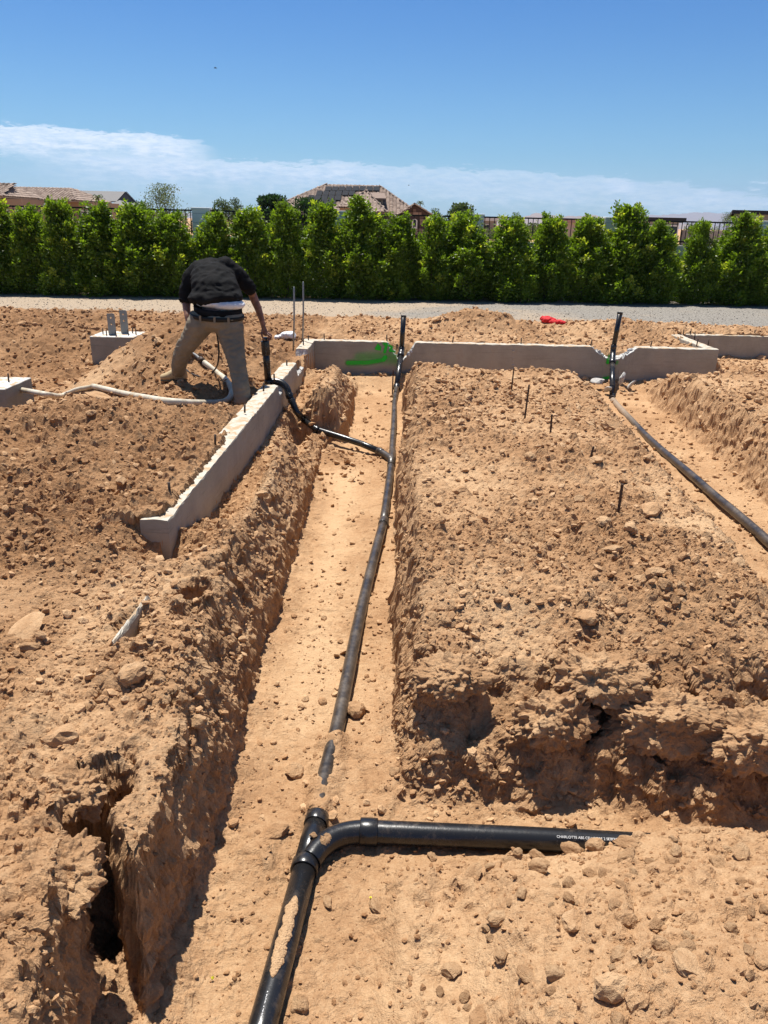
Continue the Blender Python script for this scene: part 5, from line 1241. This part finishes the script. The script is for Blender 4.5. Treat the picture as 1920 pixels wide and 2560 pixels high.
palm('palm with upright fronds before the grey shingle roof', 256, 485, 38, 34, seed=1)
palm('small palm left of the wispy tree', 357, 502, 50, 22, seed=2)
palm('slim palm above the roof edge of the stone gable', 1047, 501, 110, 22, seed=3)
# ------------------------------------------------------------------ yard ground, hills, haze
M_YARD = flatm('pinkish_yard', (.50, .33, .24), (.60, .42, .32), .6)
ymesh = new_mesh('yard_ground', np.array([(-3, 24, .06), (60, 24, .06), (60, 49, .06), (-3, 49, .06)], F), np.array([[0, 1, 2, 3]])); link('yard_ground', ymesh, M_YARD, kind='structure')
def hills(name, label, x0, x1, Yb, base, peaks, seed, col):
    n, m = 150, 14; X = np.linspace(PD(x0, 560, Yb).x, PD(x1, 560, Yb).x, n); px = np.linspace(x0, x1, n)
    top = np.interp(px, [p for p, _ in peaks], [q for _, q in peaks]); q = px.astype(F)/17
    top = np.array([PD(a, b, Yb).z for a, b in zip(px, top)])+fbm(q, q*0, 5, seed)*Yb/FPX*6
    top = np.maximum(top, 1); V = []
    for j in range(m):
        v = j/(m-1); zz = top*np.sin(v*math.pi/2)**.9; yy = Yb*.86+Yb*.14*v; w_ = fbm(q*1.4+0*v, q*0+v*4, 4, seed+3)
        V.append(np.stack([X, np.full(n, yy)+w_*Yb*.02, zz*(1+.25*w_*(1-v))-2*(j == 0)], 1))
    V = np.concatenate(V); idx = np.arange(n*m).reshape(m, n); f = np.stack([idx[:-1, :-1], idx[:-1, 1:], idx[1:, 1:], idx[1:, :-1]], -1).reshape(-1, 4)
    link(name, new_mesh(name, V, f, True), col, kind='structure')
M_HILL = flatm('desert_rock', (.20, .15, .12), (.27, .20, .16), .02)
hills('hills', '', 1150, 1660, 3600, 0, ((1150, 551), (1180, 540), (1210, 549), (1240, 542), (1290, 546), (1335, 535), (1380, 540), (1430, 543), (1465, 538), (1510, 546), (1600, 549), (1660, 556)), 51, M_HILL)
hills('mountains', '', 1480, 2100, 7400, 0, ((1480, 556), (1570, 535), (1640, 539), (1740, 532), (1800, 535), (1900, 540), (2100, 545)), 61, M_HILL)
hills('mountains', '', -300, 1250, 7400, 0, ((-300, 535), (100, 530), (350, 533), (420, 530), (900, 550), (1250, 552)), 71, M_HILL)
if HAZE:
    hb = boxmesh('haze', 14000, 9000, 420, 0); ho = link('haze', hb, None, kind='stuff'); ho.location = (0, 4300, -1.6)
    hm = bpy.data.materials.new('haze'); hm.use_nodes = True; t = NT(hm.node_tree); t.n.clear(); out = t.new('ShaderNodeOutputMaterial'); pv = t.new('ShaderNodeVolumePrincipled')
    pv.inputs['Color'].default_value = (.50, .70, 1.0, 1); pv.inputs['Density'].default_value = 1.0e-4; pv.inputs['Anisotropy'].default_value = .2; t.l.new(pv.outputs[0], out.inputs['Volume']); hb.materials.append(hm)
# ------------------------------------------------------------------ the worker
def ell(px, py, Y, rx, ry=None, rz=None): p = PD(px, py, Y); return (p.x, p.y, p.z, rx, ry or rx, rz or rx)
def blobs(name, chains, voxel, mat, parent, smooth=6, post=None, step=.35):
    bm = bmesh.new()
    for ch in chains:
        pts = []
        for a, b in zip(ch[:-1], ch[1:]):
            a, b = np.array(a), np.array(b); L = np.linalg.norm(b[:3]-a[:3]); n = max(1, int(L/(min(a[3], b[3])*step)))
            pts += [a+(b-a)*i/n for i in range(n)]
        pts.append(np.array(ch[-1]))
        for q in pts:
            r = bmesh.ops.create_icosphere(bm, subdivisions=2, radius=1)
            for v in r['verts']: v.co = (v.co.x*q[3]+q[0], v.co.y*q[4]+q[1], v.co.z*q[5]+q[2])
    me = bpy.data.meshes.new(name); bm.to_mesh(me); bm.free(); o = bpy.data.objects.new(name, me); S.collection.objects.link(o)
    m = o.modifiers.new('r', 'REMESH'); m.mode = 'VOXEL'; m.voxel_size = voxel; m2 = o.modifiers.new('s', 'SMOOTH'); m2.iterations = smooth; m2.factor = .6
    dg = bpy.context.evaluated_depsgraph_get(); me2 = bpy.data.meshes.new_from_object(o.evaluated_get(dg)); bpy.data.objects.remove(o)
    if post:
        n = len(me2.vertices); co = np.empty(n*3, F); me2.vertices.foreach_get('co', co); co = co.reshape(-1, 3); no = np.empty(n*3, F); me2.vertices.foreach_get('normal', no); no = no.reshape(-1, 3)
        co = co+no*post(co, no)[:, None]; me2.vertices.foreach_set('co', co.astype(F).ravel()); me2.update()
    for p in me2.polygons: p.use_smooth = True
    me2.materials.clear(); me2.name = name; return link(name, me2, mat, parent)
def folds(amp, sx, sy, sz, seed):
    def f(co, no):
        q = co*np.array([sx, sy, sz], F); w = np.array([noise3(q[:, 0]*.5, q[:, 1]*.5, q[:, 2]*.5, seed+5)]).T*.9; q = q+w
        n = noise3(q[:, 0], q[:, 1], q[:, 2], seed); m = noise3(q[:, 0]*2.1, q[:, 1]*2.1, q[:, 2]*2.1, seed+1)
        return (1-np.abs(n)*2.4)*amp+m*amp*.5
    return f
def cloth_m(col, col2, sc=30, rough=.9):
    def f(t, b, v):
        t.put(b.inputs['Base Color'], t.mix(t.rmp(t.noise(v, 6, 4, .65), .4, .7), col, col2)); bump_node(t, b, t.noise(v, 60, 4, .7), .004, .5)
    return f
M_SHIRT = material('black_cotton', cloth_m((.011, .011, .0115), (.019, .018, .018)), rough=.9, spec=.08)
M_KHAKI = material('khaki_cotton', cloth_m((.20, .165, .12), (.25, .205, .15)), rough=.95, spec=.15)
M_UNDER = material('white_cotton', cloth_m((.62, .64, .70), (.72, .73, .78)), rough=.95)
M_SKIN = material('skin', lambda t, b, v: (t.put(b.inputs['Base Color'], t.mix(t.rmp(t.noise(v, 22, 4, .6), .42, .62), (.16, .075, .05), (.27, .13, .085))), b.inputs.__getitem__('Subsurface Weight').__setattr__('default_value', .05)), rough=.5, spec=.4)
M_HAIR = flatm('dark_hair', (.012, .009, .007)); M_BELT = flatm('dark_belt', (.018, .015, .012), rough=.5); M_BOOT = material('tan_suede', cloth_m((.42, .31, .17), (.52, .40, .24)), rough=.9); M_SOLE = flatm('boot_sole', (.20, .15, .09))
w0 = PD(540, 985, 7.6)
man = thing('person', 'worker bending over in black shirt, khaki trousers and tan boots, reaching for the black riser', 'person', (0, 0, 0))
HY = Yr
body = blobs('body', [
    [ell(543, 800, 7.62, .17, .13, .11), ell(541, 745, 7.66, .15, .12, .10), ell(534, 698, 7.82, .17, .12, .10), ell(530, 672, 8.0, .17, .11, .09), ell(531, 676, 8.12, .075), ell(532, 684, 8.22, .058)],
    [ell(532, 690, 8.25, .075, .085, .10), ell(533, 706, 8.30, .074, .085, .11)],
    [ell(532, 708, 8.385, .016), ell(532, 714, 8.40, .018)], [ell(511, 702, 8.30, .012, .02, .03), ell(510, 708, 8.3, .012, .02, .02)], [ell(554, 702, 8.30, .012, .02, .03), ell(555, 708, 8.3, .012, .02, .02)],
    [ell(485, 686, 7.98, .06), ell(466, 748, 7.94, .048), ell(466, 766, 7.88, .042), ell(469, 790, 7.80, .032), ell(472, 812, 7.76, .03, .02, .03)],
    [ell(584, 676, 7.98, .062), ell(612, 705, 8.0, .052), ell(631, 735, HY+.04, .044), ell(634, 745, HY+.04, .045), ell(645, 770, HY+.03, .041), ell(654, 798, HY+.01, .031), ell(659, 818, HY, .025)],
    [ell(659, 818, HY, .025, .02), ell(661, 826, HY-.005, .034, .018, .03), ell(664, 834, HY-.01, .036, .016, .03)],
    [ell(512, 815, 7.62, .09), ell(458, 880, 7.72, .06), ell(447, 930, 7.94, .045)], [ell(580, 830, 7.60, .10), ell(593, 900, 7.45, .07), ell(604, 985, 7.30, .045), ell(606, 1003, 7.28, .04)]],
    .0095, M_SKIN, man, 4)
def finger(pts, r): return blobs('finger', [[ell(a, b, c, q) for (a, b, c), q in zip(pts, r)]], .0035, M_SKIN, body, 3)
# four fingers curl round the plug, the thumb closes from the left
finger([(669, 836, HY-.03), (677, 842, HY-.045), (677, 848, HY-.03), (670, 851, HY-.02)], (.010, .0095, .009, .008))
finger([(670, 833, HY-.01), (678, 838, HY-.015), (678, 845, HY-.01), (671, 849, HY-.005)], (.0105, .0098, .009, .008))
finger([(669, 831, HY+.01), (677, 836, HY+.012), (677, 843, HY+.012), (670, 847, HY+.012)], (.010, .0095, .009, .008))
finger([(667, 830, HY+.03), (673, 835, HY+.034), (673, 841, HY+.034), (668, 845, HY+.03)], (.009, .0085, .008, .007))
finger([(656, 826, HY-.02), (654, 836, HY-.035), (657, 845, HY-.035), (661, 850, HY-.03)], (.0125, .0115, .010, .009))
blobs('hair', [[ell(532, 682, 8.25, .077, .08, .07), ell(532, 696, 8.24, .080, .082, .09)]], .008, M_HAIR, body, 3)
blobs('trousers', [
    [ell(516, 803, 7.62, .125, .15, .12), ell(543, 800, 7.60, .20, .16, .115), ell(570, 806, 7.60, .145, .155, .13)],
    [ell(500, 790, 7.62, .10, .13, .06), ell(585, 793, 7.62, .10, .13, .06)],
    [ell(500, 812, 7.61, .135, .14, .12), ell(483, 840, 7.64, .108, .12, .10), ell(463, 868, 7.68, .092), ell(453, 890, 7.74, .083), ell(447, 915, 7.84, .076), ell(447, 934, 7.92, .068, .075, .03)],
    [ell(574, 820, 7.59, .140, .145, .12), ell(580, 850, 7.55, .122), ell(587, 880, 7.48, .103), ell(593, 910, 7.42, .088), ell(599, 945, 7.36, .083), ell(604, 975, 7.31, .084), ell(606, 1003, 7.28, .082, .085, .03)]],
    .011, M_KHAKI, man, 5, folds(.0060, 10, 10, 24, 61))
blobs('shirt', [
    [ell(530, 746, 7.63, .243, .168, .085), ell(546, 742, 7.64, .248, .17, .095), ell(542, 730, 7.68, .248, .172, .105), ell(538, 715, 7.72, .245, .175, .115), ell(532, 690, 7.85, .225, .165, .115), ell(529, 669, 8.0, .175, .14, .095), ell(531, 672, 8.08, .12, .10, .08)],
    [ell(500, 676, 7.98, .105), ell(481, 696, 7.97, .10), ell(470, 725, 7.95, .088), ell(467, 750, 7.93, .082, .09, .04)],
    [ell(562, 668, 7.98, .105), ell(590, 686, 7.99, .095), ell(612, 708, 8.0, .080), ell(624, 721, 8.01, .068)]],
    .011, M_SHIRT, man, 9, folds(.0065, 11, 9, 15, 71))
def band(name, cx, cy, Y, rx, ry, h, mat, tilt, th=.012, n=40, drop=0, wave=0, parent=None):
    c = PD(cx, cy, Y); V = []
    for i in range(n):
        a = 2*math.pi*i/n; w = wave*math.sin(a*9)+wave*.6*math.sin(a*5+1)
        for rr_, zz in ((1, -h/2-w-drop*max(0, -math.sin(a))), (1.0, h/2), (1-th/rx, h/2), (1-th/rx, -h/2-w-drop*max(0, -math.sin(a)))):
            x, y = rx*rr_*math.cos(a), ry*rr_*math.sin(a); V.append((c.x+x, c.y+y, c.z+zz+x*tilt[0]+y*tilt[1]))
    Fc = [(i*4+j, ((i+1) % n)*4+j, ((i+1) % n)*4+(j+1) % 4, i*4+(j+1) % 4) for i in range(n) for j in range(4)]
    return link(name, mesh_of(name, V, Fc), mat, parent or man)
blobs('undershirt', [[ell(540, 757, 7.63, .205, .155, .055), ell(566, 761, 7.625, .190, .155, .062)]], .010, M_UNDER, man, 3, folds(.003, 26, 20, 8, 81))
band('waistband', 545, 774, 7.625, .235, .165, .07, M_SHIRT, (-.06, .2), .02)
blt = band('belt', 543, 789, 7.61, .262, .180, .038, M_BELT, (-.04, .12), .016)
for dx in (-.13, .012, .14): 
    c = PD(543, 789, 7.61); y_ = c.y-.182*math.sqrt(max(0, 1-(dx/.262)**2))-.004; o = link('belt_loop', boxmesh('loop', .022, .008, .06, .002), M_KHAKI, man); o.location = (c.x+dx, y_, c.z-.03-dx*.04-.02)
for dx, nm in ((-.10, 'back_pocket'), (.13, 'back_pocket')):
    pass
def boot(px, py, Y, ang, ln=.29, dz=0):
    c = PD(px, py, Y)+Vector((0, 0, dz)); q = c.z; b = thing('boot', '', ''); del b['label']; del b['category']; b.parent = man; b.location = (c.x, c.y, q); b.rotation_euler = (0, 0, ang)
    E = lambda x, y, z, a, b_, c_: (x, y, z, a, b_, c_)
    m = blobs('upper', [[E(-.10, 0, .05, .04, .036, .035), E(-.085, 0, .13, .045, .045, .05)], [E(-.085, 0, .05, .044, .040, .042), E(0, 0, .075, .055, .044, .058), E(.05, 0, .055, .055, .050, .046), E(.105, 0, .046, .045, .052, .036)]], .008, M_BOOT, b, 4)
    m2 = blobs('sole', [[E(-.11, 0, .010, .034, .036, .012), E(-.02, 0, .010, .03, .032, .012), E(.08, 0, .010, .04, .053, .014), E(.115, 0, .012, .036, .050, .013)]], .006, M_SOLE, b, 2)
    return b
boot(437, 953, 7.95, R(188)); boot(606, 1012, 7.36, R(85), dz=-.05)
# ------------------------------------------------------------------ hose, loose things
M_PVC = material('white_hose_plastic', lambda t, b, v: t.put(b.inputs['Base Color'], t.mix(t.rmp(t.noise(v, 6, 4, .6), .35, .65), (.44, .37, .26), (.60, .54, .43))), rough=.55)
M_BLKH = flatm('dark_cable', (.03, .03, .032), rough=.5); M_GREYH = flatm('grey_cable', (.22, .22, .22), rough=.5)
def gz(px, py, lift=.03, it=7):
    "where the ray through that place meets the ground"
    d = ray(px, py); lo = 2.0; t = 3.0
    for k in range(300):
        q = Vector((0, 0, CAMZ))+d*t
        h = float(GZ(q.x, q.y))
        if q.z <= h+lift: break
        t += max(.01, (q.z-h-lift)*.35)
    return Vector((q.x, q.y, h+lift))
def GZ(x, y): return terrain(np.array([x], F), np.array([y], F), False)[0][0]
hose = thing('hose', 'thick white hose snaking from the left pier over the dirt to the worker\'s feet', 'hose')
L1 = [gz(*q, .03) for q in ((600, 955), )]
pts = [PD(-60, 952, 7.7), PD(0, 965, 7.75), PD(50, 974, 7.7), PD(95, 982, 7.45), PD(125, 988, 7.2), gz(150, 991, .02), gz(168, 984, .01), gz(195, 973, .03), gz(222, 969, .03), gz(234, 966, .03)]
tubeobj('hose_length', pts, .027, M_PVC, hose, 14, 2)
hp = [(232, 966), (262, 972), (310, 984), (360, 993), (410, 1003), (460, 1007), (510, 1008), (548, 1007), (572, 1000), (581, 984), (577, 966), (564, 948), (545, 934), (528, 921), (510, 906)]
tubeobj('hose_length', [gz(a, b, .034) for a, b in hp], .030, M_PVC, hose, 14, 2)
c_a, c_b = gz(508, 905, .035), gz(500, 898, .035); tubeobj('hose_coupling', [c_a, c_b], .036, M_STEEL, hose, 14)
tubeobj('thin_hose', [gz(a, b, .03) for a, b in ((500, 898), (488, 888), (474, 882))], .017, M_GREYH, hose, 12, 2)
cab = thing('cable', 'thin dark cable looping from the hose up between the worker\'s legs', 'cable')
tubeobj('cable_length', [gz(462, 922, .02), gz(480, 936, .02), gz(502, 943, .02), gz(520, 939, .02), gz(535, 929, .04), PD(545, 912, 7.75), PD(548, 880, 7.68), PD(545, 850, 7.65), PD(541, 830, 7.64)], .0085, M_BLKH, cab, 10, 2)
M_RED = material('red_cloth', cloth_m((.50, .015, .02), (.62, .03, .03)), rough=.8); M_BAG = material('white_plastic', cloth_m((.62, .62, .62), (.72, .72, .72)), rough=.5)
rc0 = gz(1374, 808, .0)
def rag(name, specs, mat, label, cat, seed, amp=.012):
    t = link(name, None) if False else None
    o = blobs(name, specs, .011, mat, None, 2, folds(amp, 14, 14, 18, seed)); return tag(o, label, cat)
E2 = lambda p, dx, dy, dz, a, b, c: (p.x+dx, p.y+dy, p.z+dz, a, b, c)
rag('cloth', [[E2(rc0, -.06, .05, .05, .09, .10, .05), E2(rc0, .0, .03, .06, .10, .10, .04), E2(rc0, .07, -.03, .03, .09, .09, .035)], [E2(rc0, .05, -.08, .03, .08, .07, .035), E2(rc0, .16, -.07, .03, .09, .07, .035), E2(rc0, .22, -.10, .02, .05, .05, .03)], [E2(rc0, -.10, .08, .07, .06, .08, .04), E2(rc0, -.02, .10, .08, .05, .06, .03)]],
    M_RED, 'crumpled red cloth lying on the dirt behind the far wall', 'cloth', 91, .014)
wb0 = gz(716, 848, .0)
rag('plastic_bag', [[E2(wb0, -.13, 0, .02, .05, .05, .03), E2(wb0, -.06, .02, .03, .04, .05, .03)], [E2(wb0, -.01, .02, .05, .08, .07, .05), E2(wb0, .06, .02, .06, .08, .08, .05), E2(wb0, .1, .0, .03, .05, .06, .03)]], M_BAG, 'crumpled white plastic bag on the ground beyond the worker\'s hand', 'bag', 95)
# yellow leaves and a pale scrap on the trench floor
M_YEL = flatm('yellow_leaf', (.60, .55, .04)); 
for i, (px, py, z_, lab) in enumerate(((925, 2252, -.54, 'tiny yellow green leaf scrap on soil below the horizontal pipe'), (537, 2541, -.54, 'tiny yellow leaf scrap at the bottom edge of the photo'))):
    p = gz(px, py, .008); me = leaves_mesh('lf', np.array([[0, 0, 0], [.004, .002, 0], [-.003, .004, .002]], F), np.array([.014, .012, .012]), np.zeros(3), i, .2, .8); link('yellow_leaf', me, M_YEL, loc=p, label=lab, category='leaf')
# two birds far off
M_BIRD = flatm('dark_feather', (.02, .02, .02))
for px, py, Yb, s_, lab in ((539, 170, 60, .22, 'tiny bird gliding high in the blue sky above the worker'), (1022, 463, 90, .2, 'tiny bird in the sky right of the solar roof')):
    c = PD(px, py, Yb); t = thing('bird', lab, 'bird', c)
    link('body', mesh_of('body', *tube([(-.6*s_, 0, 0), (-.3*s_, 0, 0), (.2*s_, 0, 0), (.5*s_, 0, .02*s_)], [.02*s_, .12*s_, .1*s_, .03*s_], 8)), M_BIRD, t)
    for sg in (-1, 1): link('wing', mesh_of('wing', [(-.25*s_, 0, 0), (.2*s_, 0, 0), (.1*s_, sg*.8*s_, .16*s_), (-.2*s_, sg*.7*s_, .16*s_), (-.1*s_, sg*1.5*s_, .05*s_)], [(0, 1, 2, 3), (3, 2, 4)], False), M_BIRD, t)
# ------------------------------------------------------------------ tidy: lettering to mesh, empties to the base of their things
bpy.context.view_layer.update()
dg = bpy.context.evaluated_depsgraph_get()
for o in [q for q in S.objects if q.type == 'FONT']:
    me = bpy.data.meshes.new_from_object(o.evaluated_get(dg)); n = link('printed_lettering', me, M_INK, o.parent); n.matrix_world = o.matrix_world.copy(); bpy.data.objects.remove(o)
bpy.context.view_layer.update()
for o in [q for q in S.objects if q.type == 'EMPTY' and q.parent is None and q.location.length < 1e-6 and q.children]:
    pts = [c.matrix_world @ Vector(k) for c in o.children_recursive if c.type == 'MESH' for k in c.bound_box]
    lo = Vector([min(p[i] for p in pts) for i in range(3)]); hi = Vector([max(p[i] for p in pts) for i in range(3)]); b = Vector(((lo.x+hi.x)/2, (lo.y+hi.y)/2, lo.z))
    o.location = b
    for c in o.children: c.matrix_parent_inverse = Matrix.Translation(-b) @ c.matrix_parent_inverse
for i, o in enumerate([q for q in S.objects if q.name.startswith('printed_lettering')]): o.name = 'printed_lettering' if i == 0 else 'printed_lettering.%03d' % i
